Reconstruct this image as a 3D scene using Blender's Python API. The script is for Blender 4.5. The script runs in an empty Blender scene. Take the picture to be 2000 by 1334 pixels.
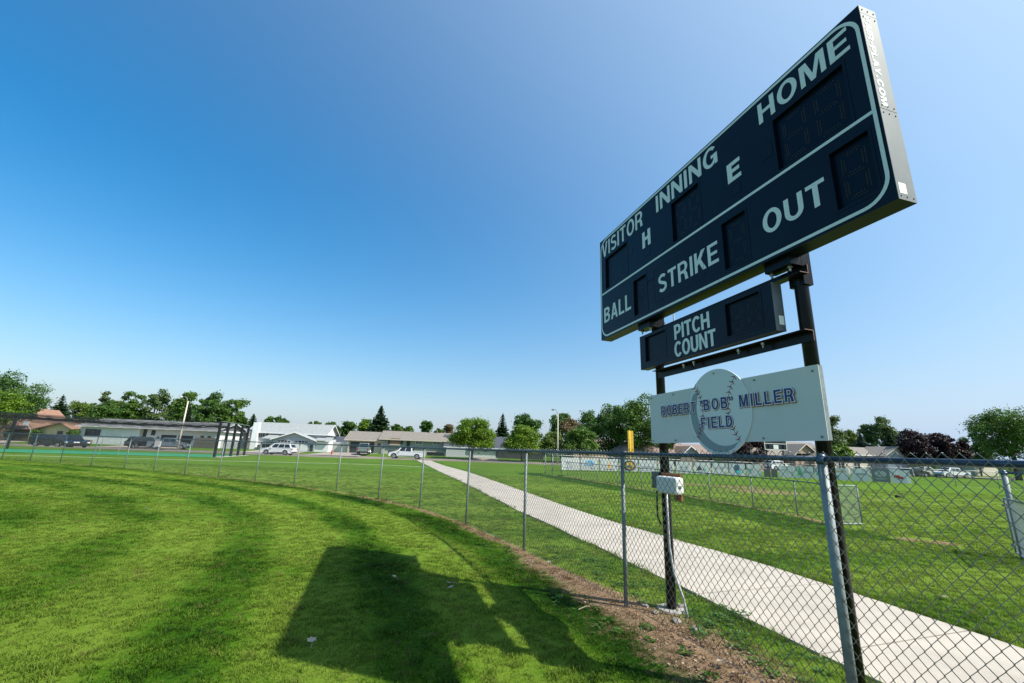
import bpy, bmesh, math, random
import numpy as np
from mathutils import Vector, Matrix
from mathutils.geometry import tessellate_polygon

random.seed(7)
RNG = np.random.default_rng(11)
sc = bpy.context.scene
C = sc.collection
R_ = math.radians

# ------------------------------------------------------------------ camera, world, sun
CAM_H = 1.74
FW = Vector((0.0, 0.96853141, 0.24889136))
RT = Vector((0.99929618, -0.00933638, 0.03633143))
UP = Vector((-0.03751188, -0.24871619, 0.96784974))
FL = 841.985678                      # focal length in photo pixels (photo 2000 wide)
cd = bpy.data.cameras.new('camera'); cam = bpy.data.objects.new('camera', cd); C.objects.link(cam)
cd.sensor_width = 36.0; cd.lens = FL / 2000 * 36; cd.clip_start = 0.05; cd.clip_end = 3000
cam.matrix_world = Matrix(((RT.x, UP.x, -FW.x, 0), (RT.y, UP.y, -FW.y, 0), (RT.z, UP.z, -FW.z, CAM_H), (0, 0, 0, 1)))
sc.camera = cam

SUN = Vector((4.62, -1.57, 5.31)).normalized()
SUN_EL = math.asin(SUN.z); SUN_ROT = math.atan2(SUN.x, SUN.y)
world = bpy.data.worlds.new('World'); sc.world = world; world.use_nodes = True
wn = world.node_tree.nodes; wl = world.node_tree.links
for n in list(wn): wn.remove(n)
sky = wn.new('ShaderNodeTexSky'); sky.sky_type = 'NISHITA'; sky.sun_disc = False
sky.sun_elevation = SUN_EL; sky.sun_rotation = SUN_ROT
sky.altitude = 300; sky.air_density = 1.25; sky.dust_density = 1.0; sky.ozone_density = 2.2
bg = wn.new('ShaderNodeBackground'); bg.inputs['Strength'].default_value = 0.096
wo = wn.new('ShaderNodeOutputWorld')
def wmath(op, a, b_=None, c=None, clamp=False):
    n = wn.new('ShaderNodeMath'); n.operation = op; n.use_clamp = clamp
    for i, v in enumerate((a, b_, c)):
        if v is None: continue
        if isinstance(v, (int, float)): n.inputs[i].default_value = v
        else: wl.new(v, n.inputs[i])
    return n.outputs[0]
wtc = wn.new('ShaderNodeTexCoord'); wsx = wn.new('ShaderNodeSeparateXYZ'); wl.new(wtc.outputs['Generated'], wsx.inputs[0])
wdot = wn.new('ShaderNodeVectorMath'); wdot.operation = 'DOT_PRODUCT'; wl.new(wtc.outputs['Generated'], wdot.inputs[0]); wdot.inputs[1].default_value = SUN
whs = wn.new('ShaderNodeHueSaturation'); whs.inputs['Hue'].default_value = 0.494; whs.inputs['Saturation'].default_value = 1.55; whs.inputs['Value'].default_value = 1.22
wl.new(sky.outputs[0], whs.inputs['Color'])
# summer haze: thick near the horizon, brighter towards the sun
el = wmath('MAXIMUM', wsx.outputs['Z'], 0.0)
hz = wmath('POWER', wmath('SUBTRACT', 1.0, el), 5.6)
gl = wmath('POWER', wmath('MULTIPLY_ADD', wdot.outputs['Value'], 0.5, 0.5), 2.8)
wr = wn.new('ShaderNodeMix'); wr.data_type = 'RGBA'; wr.inputs['A'].default_value = (2.65, 3.3, 4.75, 1); wr.inputs['B'].default_value = (5.5, 7.1, 8.4, 1)
wl.new(gl, wr.inputs['Factor'])
fac = wmath('ADD', wmath('MULTIPLY', hz, 0.88), wmath('MULTIPLY', gl, 0.95), clamp=True)
wm = wn.new('ShaderNodeMix'); wm.data_type = 'RGBA'; wl.new(fac, wm.inputs['Factor']); wl.new(whs.outputs[0], wm.inputs['A']); wl.new(wr.outputs['Result'], wm.inputs['B'])
wl.new(wm.outputs['Result'], bg.inputs['Color']); wl.new(bg.outputs[0], wo.inputs['Surface'])

sd = bpy.data.lights.new('sun', 'SUN'); sd.energy = 5.0; sd.angle = R_(0.53); sd.color = (1.0, 0.95, 0.87)
so = bpy.data.objects.new('sun', sd); C.objects.link(so)
so.rotation_euler = SUN.to_track_quat('Z', 'Y').to_euler()

sc.view_settings.view_transform = 'Standard'
try: sc.view_settings.look = 'None'
except Exception: pass
sc.view_settings.exposure = 0.65; sc.view_settings.gamma = 1.0
sc.view_settings.use_curve_mapping = False

# ------------------------------------------------------------------ geometry of the place
def ray(px, py):
    return FW + RT * ((px - 1000) / FL) - UP * ((py - 667) / FL)

def horizon(px):
    return 667 + (FW.z + RT.z * (px - 1000) / FL) * FL / UP.z

ROADN = [(-400, 66), (-90, 64.5), (-60, 65.5), (-28, 66.5), (-12, 71.5), (5, 73), (30, 79), (82, 91), (140, 99), (400, 125)]
def road_y(x):
    return np.interp(x, [p[0] for p in ROADN], [p[1] for p in ROADN])
ROAD_W = 9.5
def terrain(x, y):
    t = np.clip((y - road_y(x) - ROAD_W) / 9.0, 0, 1)
    return 0.42 * t * t * (3 - 2 * t)

def spot(px, Y, py=None):
    """ground point of the place standing in the direction of a picture column, Y metres ahead"""
    d = ray(px, horizon(px) + 5 if py is None else py)
    x = d.x / d.y * Y
    return Vector((x, Y, float(terrain(x, Y))))

def zat(px, py, Y):
    d = ray(px, py)
    return CAM_H + d.z / d.y * Y

def ground(px, py, z=0.0):
    d = ray(px, py); t = (z - CAM_H) / d.z
    return Vector((d.x * t, d.y * t, z))

def on_line(px, py, p0, ang):
    """where a sight line meets the upright plane through p0 with direction ang: (distance along it, height)"""
    d = ray(px, py); n = Vector((-math.sin(ang), math.cos(ang), 0))
    t = (n.x * p0[0] + n.y * p0[1]) / (n.x * d.x + n.y * d.y)
    return ((d.x * t - p0[0]) * math.cos(ang) + (d.y * t - p0[1]) * math.sin(ang), CAM_H + d.z * t)

# ------------------------------------------------------------------ materials
MATS = {}
def mat(name, col, rough=0.6, metal=0.0, var=0.0, scale=4.0, bump=0.0, bscale=None, spec=0.5, coat=0.0, col2=None, coords='Object', sheen=0.0, stretch=None):
    if name in MATS: return MATS[name]
    m = bpy.data.materials.new(name); m.use_nodes = True; MATS[name] = m
    nt = m.node_tree; b = nt.nodes['Principled BSDF']
    b.inputs['Base Color'].default_value = (*col, 1); b.inputs['Roughness'].default_value = rough
    b.inputs['Metallic'].default_value = metal; b.inputs['Specular IOR Level'].default_value = spec
    b.inputs['Coat Weight'].default_value = coat
    if var or bump:
        tc = nt.nodes.new('ShaderNodeTexCoord'); mp = nt.nodes.new('ShaderNodeMapping')
        nt.links.new(tc.outputs[coords], mp.inputs[0])
        if stretch: mp.inputs['Scale'].default_value = stretch
    if var:
        n = nt.nodes.new('ShaderNodeTexNoise'); n.inputs['Scale'].default_value = scale; n.inputs['Detail'].default_value = 5
        n.inputs['Roughness'].default_value = 0.65
        nt.links.new(mp.outputs[0], n.inputs['Vector'])
        r = nt.nodes.new('ShaderNodeValToRGB')
        c2 = col2 if col2 else tuple(min(1, c * (1 + var)) for c in col)
        c1 = col if col2 else tuple(c * (1 - var) for c in col)
        r.color_ramp.elements[0].position = 0.32; r.color_ramp.elements[1].position = 0.68
        r.color_ramp.elements[0].color = (*c1, 1); r.color_ramp.elements[1].color = (*c2, 1)
        nt.links.new(n.outputs['Fac'], r.inputs[0]); nt.links.new(r.outputs[0], b.inputs['Base Color'])
    if bump:
        n2 = nt.nodes.new('ShaderNodeTexNoise'); n2.inputs['Scale'].default_value = bscale or scale * 6; n2.inputs['Detail'].default_value = 4
        nt.links.new(mp.outputs[0], n2.inputs['Vector'])
        bp = nt.nodes.new('ShaderNodeBump'); bp.inputs['Strength'].default_value = min(1, bump); bp.inputs['Distance'].default_value = 0.02
        nt.links.new(n2.outputs['Fac'], bp.inputs['Height']); nt.links.new(bp.outputs[0], b.inputs['Normal'])
    return m

def leaf_mat(name, c1, c2, trans=0.35, rough=0.55):
    if name in MATS: return MATS[name]
    m = bpy.data.materials.new(name); m.use_nodes = True; MATS[name] = m
    nt = m.node_tree; b = nt.nodes['Principled BSDF']; out = nt.nodes['Material Output']
    g = nt.nodes.new('ShaderNodeNewGeometry'); r = nt.nodes.new('ShaderNodeValToRGB')
    r.color_ramp.elements[0].color = (*c1, 1); r.color_ramp.elements[1].color = (*c2, 1)
    tc = nt.nodes.new('ShaderNodeTexCoord'); n = nt.nodes.new('ShaderNodeTexNoise'); n.inputs['Scale'].default_value = 0.55; n.inputs['Detail'].default_value = 2
    nt.links.new(tc.outputs['Object'], n.inputs['Vector'])
    a = nt.nodes.new('ShaderNodeMath'); a.operation = 'MULTIPLY_ADD'; a.inputs[1].default_value = 0.55
    nt.links.new(g.outputs['Random Per Island'], a.inputs[0])
    s = nt.nodes.new('ShaderNodeMath'); s.operation = 'MULTIPLY_ADD'; s.inputs[1].default_value = 1.6; s.inputs[2].default_value = -0.55
    nt.links.new(n.outputs['Fac'], s.inputs[0]); nt.links.new(s.outputs[0], a.inputs[2])
    nt.links.new(a.outputs[0], r.inputs[0]); nt.links.new(r.outputs[0], b.inputs['Base Color'])
    b.inputs['Roughness'].default_value = rough; b.inputs['Specular IOR Level'].default_value = 0.3
    t = nt.nodes.new('ShaderNodeBsdfTranslucent'); nt.links.new(r.outputs[0], t.inputs['Color'])
    mx = nt.nodes.new('ShaderNodeMixShader'); mx.inputs[0].default_value = trans
    nt.links.new(b.outputs[0], mx.inputs[1]); nt.links.new(t.outputs[0], mx.inputs[2]); nt.links.new(mx.outputs[0], out.inputs['Surface'])
    return m

def net_mat(name, col, alpha):
    if name in MATS: return MATS[name]
    m = bpy.data.materials.new(name); m.use_nodes = True; MATS[name] = m
    nt = m.node_tree; b = nt.nodes['Principled BSDF']; out = nt.nodes['Material Output']
    b.inputs['Base Color'].default_value = (*col, 1); b.inputs['Roughness'].default_value = 0.8
    n = nt.nodes.new('ShaderNodeTexNoise'); n.inputs['Scale'].default_value = 1.2
    tc = nt.nodes.new('ShaderNodeTexCoord'); nt.links.new(tc.outputs['Object'], n.inputs['Vector'])
    ad = nt.nodes.new('ShaderNodeMath'); ad.operation = 'MULTIPLY_ADD'; ad.inputs[1].default_value = alpha*.8; ad.inputs[2].default_value = alpha*.6
    nt.links.new(n.outputs['Fac'], ad.inputs[0])
    t = nt.nodes.new('ShaderNodeBsdfTransparent'); mx = nt.nodes.new('ShaderNodeMixShader')
    nt.links.new(ad.outputs[0], mx.inputs[0]); nt.links.new(t.outputs[0], mx.inputs[1]); nt.links.new(b.outputs[0], mx.inputs[2])
    nt.links.new(mx.outputs[0], out.inputs['Surface'])
    return m

def lawn_material(name, instancer, c_dark, c_mid, c_lite, c_dry):
    """grass colour from a painted-in growth tone ('tint') and dryness ('dry'), with fine patchiness"""
    m = bpy.data.materials.new(name); m.use_nodes = True; MATS[name] = m
    nt = m.node_tree; N = nt.nodes; L = nt.links; b = N['Principled BSDF']; out = N['Material Output']
    at = N.new('ShaderNodeAttribute'); at.attribute_name = 'tint'; ad = N.new('ShaderNodeAttribute'); ad.attribute_name = 'dry'
    if instancer: at.attribute_type = 'INSTANCER'; ad.attribute_type = 'INSTANCER'
    g = N.new('ShaderNodeNewGeometry')
    def noise(s, det=4, rough=0.6):
        n = N.new('ShaderNodeTexNoise'); n.inputs['Scale'].default_value = s; n.inputs['Detail'].default_value = det; n.inputs['Roughness'].default_value = rough
        L.new(g.outputs['Position'], n.inputs['Vector']); return n.outputs['Fac']
    def ma(op, a, b_=None, c=None):
        n = N.new('ShaderNodeMath'); n.operation = op
        for i, v in enumerate((a, b_, c)):
            if v is None: continue
            if isinstance(v, (int, float)): n.inputs[i].default_value = v
            else: L.new(v, n.inputs[i])
        return n.outputs[0]
    v = ma('MULTIPLY_ADD', noise(2.6, 5, 0.7), 0.9, -0.45)
    v = ma('ADD', v, at.outputs['Fac'])
    v = ma('ADD', v, ma('MULTIPLY_ADD', noise(22, 3, 0.7), 1.1, -0.55))
    if instancer: v = ma('ADD', v, ma('MULTIPLY_ADD', g.outputs['Random Per Island'], 0.5, -0.25))
    r = N.new('ShaderNodeValToRGB'); e = r.color_ramp.elements
    e[0].position = 0.08; e[0].color = (*c_dark, 1); e[1].position = 0.92; e[1].color = (*c_lite, 1)
    k = e.new(0.5); k.color = (*c_mid, 1)
    L.new(v, r.inputs[0])
    dn = ma('ADD', ma('MULTIPLY_ADD', noise(9, 5, 0.75), 1.5, -0.75), ad.outputs['Fac'])
    dm = N.new('ShaderNodeMapRange'); dm.inputs['From Min'].default_value = 0.35; dm.inputs['From Max'].default_value = 0.75
    L.new(dn, dm.inputs['Value'])
    dr = N.new('ShaderNodeValToRGB'); dr.color_ramp.elements[0].position = 0.3; dr.color_ramp.elements[1].position = 0.7
    dr.color_ramp.elements[0].color = (*[c * 0.55 for c in c_dry], 1); dr.color_ramp.elements[1].color = (*c_dry, 1)
    L.new(noise(35, 4, 0.7), dr.inputs[0])
    mx = N.new('ShaderNodeMix'); mx.data_type = 'RGBA'
    L.new(dm.outputs[0], mx.inputs['Factor']); L.new(r.outputs[0], mx.inputs['A']); L.new(dr.outputs[0], mx.inputs['B'])
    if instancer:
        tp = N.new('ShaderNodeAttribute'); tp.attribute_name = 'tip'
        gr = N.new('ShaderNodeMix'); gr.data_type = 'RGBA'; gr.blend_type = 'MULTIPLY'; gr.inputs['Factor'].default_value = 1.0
        cr = N.new('ShaderNodeValToRGB'); cr.color_ramp.elements[0].color = (.30,.34,.25,1); cr.color_ramp.elements[1].color = (1.5,1.35,1.6,1)  # blade feet darkened and tips lightened: shade between blades painted into the colour
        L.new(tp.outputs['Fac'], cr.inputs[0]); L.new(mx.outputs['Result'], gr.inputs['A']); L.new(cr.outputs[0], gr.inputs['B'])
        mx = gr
    L.new(mx.outputs['Result'], b.inputs['Base Color'])
    b.inputs['Roughness'].default_value = 0.85 if not instancer else 0.6; b.inputs['Specular IOR Level'].default_value = 0.05 if not instancer else 0.15
    if instancer:
        t = N.new('ShaderNodeBsdfTranslucent'); L.new(mx.outputs['Result'], t.inputs['Color'])
        ms = N.new('ShaderNodeMixShader'); ms.inputs[0].default_value = 0.4
        L.new(b.outputs[0], ms.inputs[1]); L.new(t.outputs[0], ms.inputs[2]); L.new(ms.outputs[0], out.inputs['Surface'])
    else:
        bp = N.new('ShaderNodeBump'); bp.inputs['Strength'].default_value = 0.9; bp.inputs['Distance'].default_value = 0.03
        L.new(noise(30, 5, 0.75), bp.inputs['Height']); L.new(bp.outputs[0], b.inputs['Normal'])
    return m

M_galv = mat('galvanised_steel', (0.19, 0.225, 0.225), 0.6, 0.12, var=0.25, scale=14)
M_wire = mat('galvanised_wire', (0.17, 0.18, 0.18), 0.30, 0.65)
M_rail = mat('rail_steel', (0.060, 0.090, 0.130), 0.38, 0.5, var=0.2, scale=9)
M_black = mat('black_steel', (0.0045, 0.0048, 0.0055), 0.30, 0.0, var=0.5, scale=12, spec=0.2)
M_navy = mat('navy_paint', (0.0025, 0.0062, 0.0150), 0.38, 0.0, var=0.25, scale=3, spec=0.2)
M_navy2 = mat('navy_lens', (0.0012, 0.004, 0.012), 0.35, 0.0, spec=0.18)
M_hole = mat('dark_gap', (0.0015, 0.002, 0.004), 0.7)
M_led = mat('amber_led', (0.10, 0.062, 0.032), 0.4)
M_vinyl = mat('white_vinyl', (0.70, 0.73, 0.74), 0.5, var=0.05, scale=5)
M_alu = mat('aluminium_sheet', (0.19, 0.21, 0.22), 0.62, 0.0, spec=0.2, var=0.12, scale=2.5)
M_dalu = mat('grey_painted_sheet', (0.11, 0.13, 0.15), 0.4, 0.3, var=0.15, scale=3)
M_sticker = mat('white_sticker', (0.80, 0.80, 0.76), 0.6)
M_signw = mat('sign_panel_white', (0.62, 0.61, 0.59), 0.5, var=0.04, scale=2.0)
M_ball = mat('ball_panel_white', (0.67, 0.68, 0.68), 0.45)
M_ballg = mat('ball_crescent_grey', (0.24, 0.29, 0.31), 0.45)
M_blue = mat('letter_blue', (0.012, 0.032, 0.16), 0.5)
M_red = mat('stitch_red', (0.30, 0.012, 0.015), 0.5)
M_dred = mat('letter_red_edge', (0.34, 0.03, 0.045), 0.5)
M_lwhite = mat('letter_white', (0.82, 0.84, 0.86), 0.5)
M_conc = mat('path_concrete', (0.40, 0.355, 0.295), 0.85, var=0.14, scale=1.1, bump=0.3, bscale=60)
M_asph = mat('road_asphalt', (0.21, 0.182, 0.16), 0.9, var=0.12, scale=0.6, coords='Object')
M_drive = mat('driveway_concrete', (0.33, 0.27, 0.225), 0.9, var=0.08, scale=0.6)
M_bolt = mat('zinc_bolt', (0.42, 0.40, 0.30), 0.35, 0.8)
M_rust = mat('rusty_steel', (0.14, 0.07, 0.045), 0.75, var=0.3, scale=20)
M_rubber = mat('rubber', (0.012, 0.012, 0.012), 0.8)
M_glass = mat('dark_glass', (0.010, 0.013, 0.016), 0.06, spec=0.8)
M_trunk = mat('bark', (0.10, 0.075, 0.055), 0.9, var=0.35, scale=3, bump=0.5)

# ------------------------------------------------------------------ mesh helpers
class MB:
    def __init__(s): s.v = []; s.f = []
    def quad(s, a, b, c, d):
        n = len(s.v); s.v += [tuple(a), tuple(b), tuple(c), tuple(d)]; s.f.append((n, n+1, n+2, n+3)); return s
    def poly(s, pts):
        n = len(s.v); s.v += [tuple(p) for p in pts]; s.f.append(tuple(range(n, n+len(pts)))); return s
    def box(s, x0, x1, y0, y1, z0, z1):
        n = len(s.v)
        s.v += [(x0,y0,z0),(x1,y0,z0),(x1,y1,z0),(x0,y1,z0),(x0,y0,z1),(x1,y0,z1),(x1,y1,z1),(x0,y1,z1)]
        s.f += [tuple(n+i for i in q) for q in ((0,3,2,1),(4,5,6,7),(0,1,5,4),(1,2,6,5),(2,3,7,6),(3,0,4,7))]
        return s
    def prism(s, pts, axis, a, b):
        """pts: 2D outline; extruded along axis from a to b"""
        def P(p, t):
            return {'x': (t, p[0], p[1]), 'y': (p[0], t, p[1]), 'z': (p[0], p[1], t)}[axis]
        n = len(s.v); k = len(pts)
        s.v += [P(p, a) for p in pts] + [P(p, b) for p in pts]
        for i in range(k): j = (i+1) % k; s.f.append((n+i, n+j, n+k+j, n+k+i))
        tris = tessellate_polygon([[Vector((p[0], p[1], 0)) for p in pts]])
        for t in tris: s.f.append(tuple(n+i for i in t)); s.f.append(tuple(n+k+i for i in reversed(t)))
        return s
    def tube(s, pts, r, n=8, cap=True):
        pts = [Vector(p) for p in pts]; rs = r if isinstance(r, (list, tuple)) else [r]*len(pts)
        base = len(s.v); ref = None
        for i, p in enumerate(pts):
            t = (pts[min(i+1, len(pts)-1)] - pts[max(i-1, 0)])
            t = t.normalized() if t.length > 1e-9 else Vector((0,0,1))
            if ref is None: ref = Vector((1,0,0)) if abs(t.x) < 0.8 else Vector((0,1,0))
            a = t.cross(ref).normalized(); b = t.cross(a); ref = a.cross(t)
            for k in range(n):
                an = 2*math.pi*k/n; q = p + (a*math.cos(an) + b*math.sin(an))*rs[i]; s.v.append(tuple(q))
        for i in range(len(pts)-1):
            for k in range(n):
                k2 = (k+1) % n; o = base+i*n
                s.f.append((o+k, o+k2, o+n+k2, o+n+k))
        if cap:
            s.f.append(tuple(base+k for k in range(n))[::-1]); s.f.append(tuple(base+(len(pts)-1)*n+k for k in range(n)))
        return s
    def dome(s, c, r, n=8, rings=3, sz=1.0):
        base = len(s.v); c = Vector(c)
        for i in range(rings+1):
            th = math.pi*i/(rings); 
            for k in range(n):
                an = 2*math.pi*k/n; s.v.append((c.x+r*math.sin(th)*math.cos(an), c.y+r*math.sin(th)*math.sin(an), c.z+sz*r*math.cos(th)))
        for i in range(rings):
            for k in range(n):
                k2 = (k+1)%n; s.f.append((base+i*n+k, base+(i+1)*n+k, base+(i+1)*n+k2, base+i*n+k2))
        return s
    def mesh(s, name, m, smooth=False):
        me = bpy.data.meshes.new(name); me.from_pydata(s.v, [], s.f)
        if m: me.materials.append(m)
        if smooth: me.polygons.foreach_set('use_smooth', [True]*len(me.polygons))
        me.update(); return me
    def build(s, name, m, parent=None, smooth=False, **kw):
        return link(name, s.mesh(name, m, smooth), parent, **kw)

def link(name, me, parent=None, loc=None, rot=None, **props):
    o = bpy.data.objects.new(name, me); C.objects.link(o)
    if parent: o.parent = parent
    if loc is not None: o.location = loc
    if rot is not None: o.rotation_euler = rot
    for k, v in props.items(): o[k] = v
    return o

def tag(o, label, cat, group=None, kind=None):
    o['label'] = label; o['category'] = cat
    if group: o['group'] = group
    if kind: o['kind'] = kind
    return o

def thing(name, label, cat, loc=(0,0,0), rz=0, group=None):
    o = bpy.data.objects.new(name, None); C.objects.link(o); o.empty_display_size = 0.2
    o.location = loc; o.rotation_euler = (0, 0, rz)
    return tag(o, label, cat, group)

def copy_thing(root, loc, rz, label, group=None):
    r = root.copy(); C.objects.link(r); r.location = loc; r.rotation_euler = (0, 0, rz); r['label'] = label
    if group: r['group'] = group
    for ch in list(root.children):
        c = ch.copy(); C.objects.link(c); c.parent = r
        for g in ch.children:
            d = g.copy(); C.objects.link(d); d.parent = c
    return r

def bevel_mesh(me, w, seg=2, angle=30):
    bm = bmesh.new(); bm.from_mesh(me); bmesh.ops.remove_doubles(bm, verts=bm.verts, dist=1e-5)
    es = [e for e in bm.edges if len(e.link_faces) == 2 and e.calc_face_angle(0) > R_(angle)]
    bmesh.ops.bevel(bm, geom=es, offset=w, segments=seg, affect='EDGES', profile=0.5)
    bmesh.ops.recalc_face_normals(bm, faces=bm.faces)
    bm.to_mesh(me); bm.free(); return me

# ------------------------------------------------------------------ block letters
def _arc(cx, cy, rx, ry, a0, a1, n=10):
    return [(cx + rx*math.cos(R_(a0+(a1-a0)*i/n)), cy + ry*math.sin(R_(a0+(a1-a0)*i/n))) for i in range(n+1)]
def _stroke(pts, t):
    L, Rr = [], []
    for i, p in enumerate(pts):
        a = pts[max(i-1,0)]; b = pts[min(i+1,len(pts)-1)]
        dx, dy = b[0]-a[0], b[1]-a[1]; l = math.hypot(dx, dy) or 1
        L.append((p[0]-dy/l*t/2, p[1]+dx/l*t/2)); Rr.append((p[0]+dy/l*t/2, p[1]-dx/l*t/2))
    return L + Rr[::-1]
def glyph(ch, t=0.2):
    h = t/2
    if ch == 'I': return t+0.02, [[(0.01,0),(t+0.01,0),(t+0.01,1),(0.01,1)]]
    if ch == 'T': return 0.66, [[(0.33-h,0),(0.33+h,0),(0.33+h,1-t*.86),(0.66,1-t*.86),(0.66,1),(0,1),(0,1-t*.86),(0.33-h,1-t*.86)]]
    if ch == 'H': return 0.72, [[(0,0),(t,0),(t,.42),(.72-t,.42),(.72-t,0),(.72,0),(.72,1),(.72-t,1),(.72-t,.42+t*.9),(t,.42+t*.9),(t,1),(0,1)]]
    if ch == 'E': return 0.64, [[(0,0),(.64,0),(.64,t*.86),(t,t*.86),(t,.43),(.58,.43),(.58,.43+t*.8),(t,.43+t*.8),(t,1-t*.86),(.63,1-t*.86),(.63,1),(0,1)]]
    if ch == 'F': return 0.60, [[(0,0),(t,0),(t,.42),(.54,.42),(.54,.42+t*.8),(t,.42+t*.8),(t,1-t*.86),(.60,1-t*.86),(.60,1),(0,1)]]
    if ch == 'L': return 0.58, [[(0,0),(.58,0),(.58,t*.86),(t,t*.86),(t,1),(0,1)]]
    if ch == 'N': return 0.74, [[(0,0),(t*.95,0),(t*.95,.66),(.74-t*.98,0),(.74,0),(.74,1),(.74-t*.95,1),(.74-t*.95,.36),(t*.98,1),(0,1)]]
    if ch == 'M': return 0.90, [[(0,0),(t*.92,0),(t*.92,.74),(.45-h*.85,0),(.45+h*.85,0),(.90-t*.92,.74),(.90-t*.92,0),(.90,0),(.90,1),(.90-t*1.4,1),(.45,.30),(t*1.4,1),(0,1)]]
    if ch == 'V': return 0.72, [[(.36-h*1.05,0),(.36+h*1.05,0),(.72,1),(.72-t*1.04,1),(.36,.26),(t*1.04,1),(0,1)]]
    if ch == 'A': return 0.76, [[(0,0),(t*1.05,0),(t*1.05+.06,.2),(.76-t*1.05-.06,.2),(.76-t*1.05,0),(.76,0),(.38+h*1.15,1),(.38-h*1.15,1)], [(.29,.36),(.38,.70),(.47,.36)]]
    if ch == 'Y': return 0.72, [[(.36-h,0),(.36+h,0),(.36+h,.38),(.72,1),(.72-t*1.1,1),(.36,.58),(t*1.1,1),(0,1),(.36-h,.38)]]
    if ch == 'K': return 0.74, [[(0,0),(t,0),(t,.30),(.30,.42),(.52,0),(.75,0),(.43,.56),(.73,1),(.49,1),(t,.56),(t,1),(0,1)]]
    if ch == 'O': return 0.80, [_arc(.40,.5,.40,.52,0,360,26)[:-1], _arc(.40,.5,.40-t*1.02,.52-t*.86,0,360,26)[:-1]]
    if ch == 'D': return 0.72, [[(0,0)]+_arc(.30,.5,.42,.5,-90,90,14)+[(0,1)], [(t,t*.86)]+_arc(.30,.5,.42-t,.5-t*.86,-90,90,14)+[(t,1-t*.86)]]
    if ch == 'U': return 0.72, [[(0,1)]+_arc(.36,.36,.36,.38,180,360,14)+[(.72,1),(.72-t,1)]+_arc(.36,.36,.36-t,.38-t*.86,360,180,14)+[(t,1)]]
    if ch == 'C': return 0.74, [_arc(.40,.5,.40,.52,38,322,20)+_arc(.40,.5,.40-t,.52-t*.86,318,42,20)]
    if ch == 'G': return 0.78, [_arc(.40,.5,.40,.52,40,300,20)+[(.62,.12),(.64,0),(.78,0),(.78,.54),(.44,.54),(.44,.38),(.60,.38)]+_arc(.40,.5,.40-t,.52-t*.86,310,44,20)]
    if ch == 'P': return 0.68, [[(0,0),(t,0),(t,.36)]+_arc(.38,.68,.30,.32,-90,90,10)+[(0,1)], [(t,.36+t*.82)]+_arc(.36,.68,.30-t*.92,.32-t*.82,-90,90,10)+[(t,1-t*.82)]]
    if ch == 'R': return 0.74, [[(0,0),(t,0),(t,.38),(.34,.38),(.44,.34),(.48,.20),(.50,0),(.73,0),(.68,.12),(.66,.30),(.56,.45)]+_arc(.40,.70,.30,.30,-55,90,9)+[(0,1)], [(t,.38+t*.8)]+_arc(.38,.695,.30-t*.9,.315-t*.8,-90,90,10)+[(t,1-t*.8)]]
    if ch == 'B': return 0.70, [[(0,0)]+_arc(.40,.28,.30,.28,-90,62,9)+[(.50,.53)]+_arc(.38,.755,.28,.245,-45,90,8)+[(0,1)], [(t,t*.82)]+_arc(.38,.28,.30-t*.92,.28-t*.82,-90,90,8)+[(t,.56-t*.82)], [(t,.56+.02)]+_arc(.36,.755-.03,.28-t*.92,.10,-90,90,8)+[(t,.835)]]
    if ch == 'S':
        c = _arc(.34,.735,.25,.185,25,180,9)+_arc(.34,.70,.25,.16,190,250,4)+_arc(.34,.30,.26,.18,70,0,6)+_arc(.34,.275,.26,.20,-10,-155,10)
        return 0.68, [_stroke(c, t*.92)]
    if ch == '-': return 0.36, [[(.02,.36),(.34,.36),(.34,.36+t),(.02,.36+t)]]
    if ch == '.': return 0.26, [[(.03,0),(.03+t,0),(.03+t,t),(.03,t)]]
    if ch == '"': return 0.34, [[(.02,.72),(.06,1.02),(.15,1.02),(.12,.72)], [(.20,.72),(.24,1.02),(.33,1.02),(.30,.72)]]
    return 0.3, []
def _offset(c, d):
    n = len(c); A = sum(c[i][0]*c[(i+1)%n][1]-c[(i+1)%n][0]*c[i][1] for i in range(n)); sg = 1 if A > 0 else -1
    out = []
    for i in range(n):
        p0, p, p1 = c[i-1], c[i], c[(i+1)%n]
        e0 = Vector((p[0]-p0[0], p[1]-p0[1])); e1 = Vector((p1[0]-p[0], p1[1]-p[1]))
        if e0.length < 1e-9 or e1.length < 1e-9: continue
        n0 = Vector((e0.y, -e0.x)).normalized()*sg; n1 = Vector((e1.y, -e1.x)).normalized()*sg
        b = n0+n1
        if b.length < 1e-6: continue
        b.normalize(); k = d / max(0.45, b.dot(n0)); out.append((p[0]+b.x*k, p[1]+b.y*k))
    return out
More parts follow.
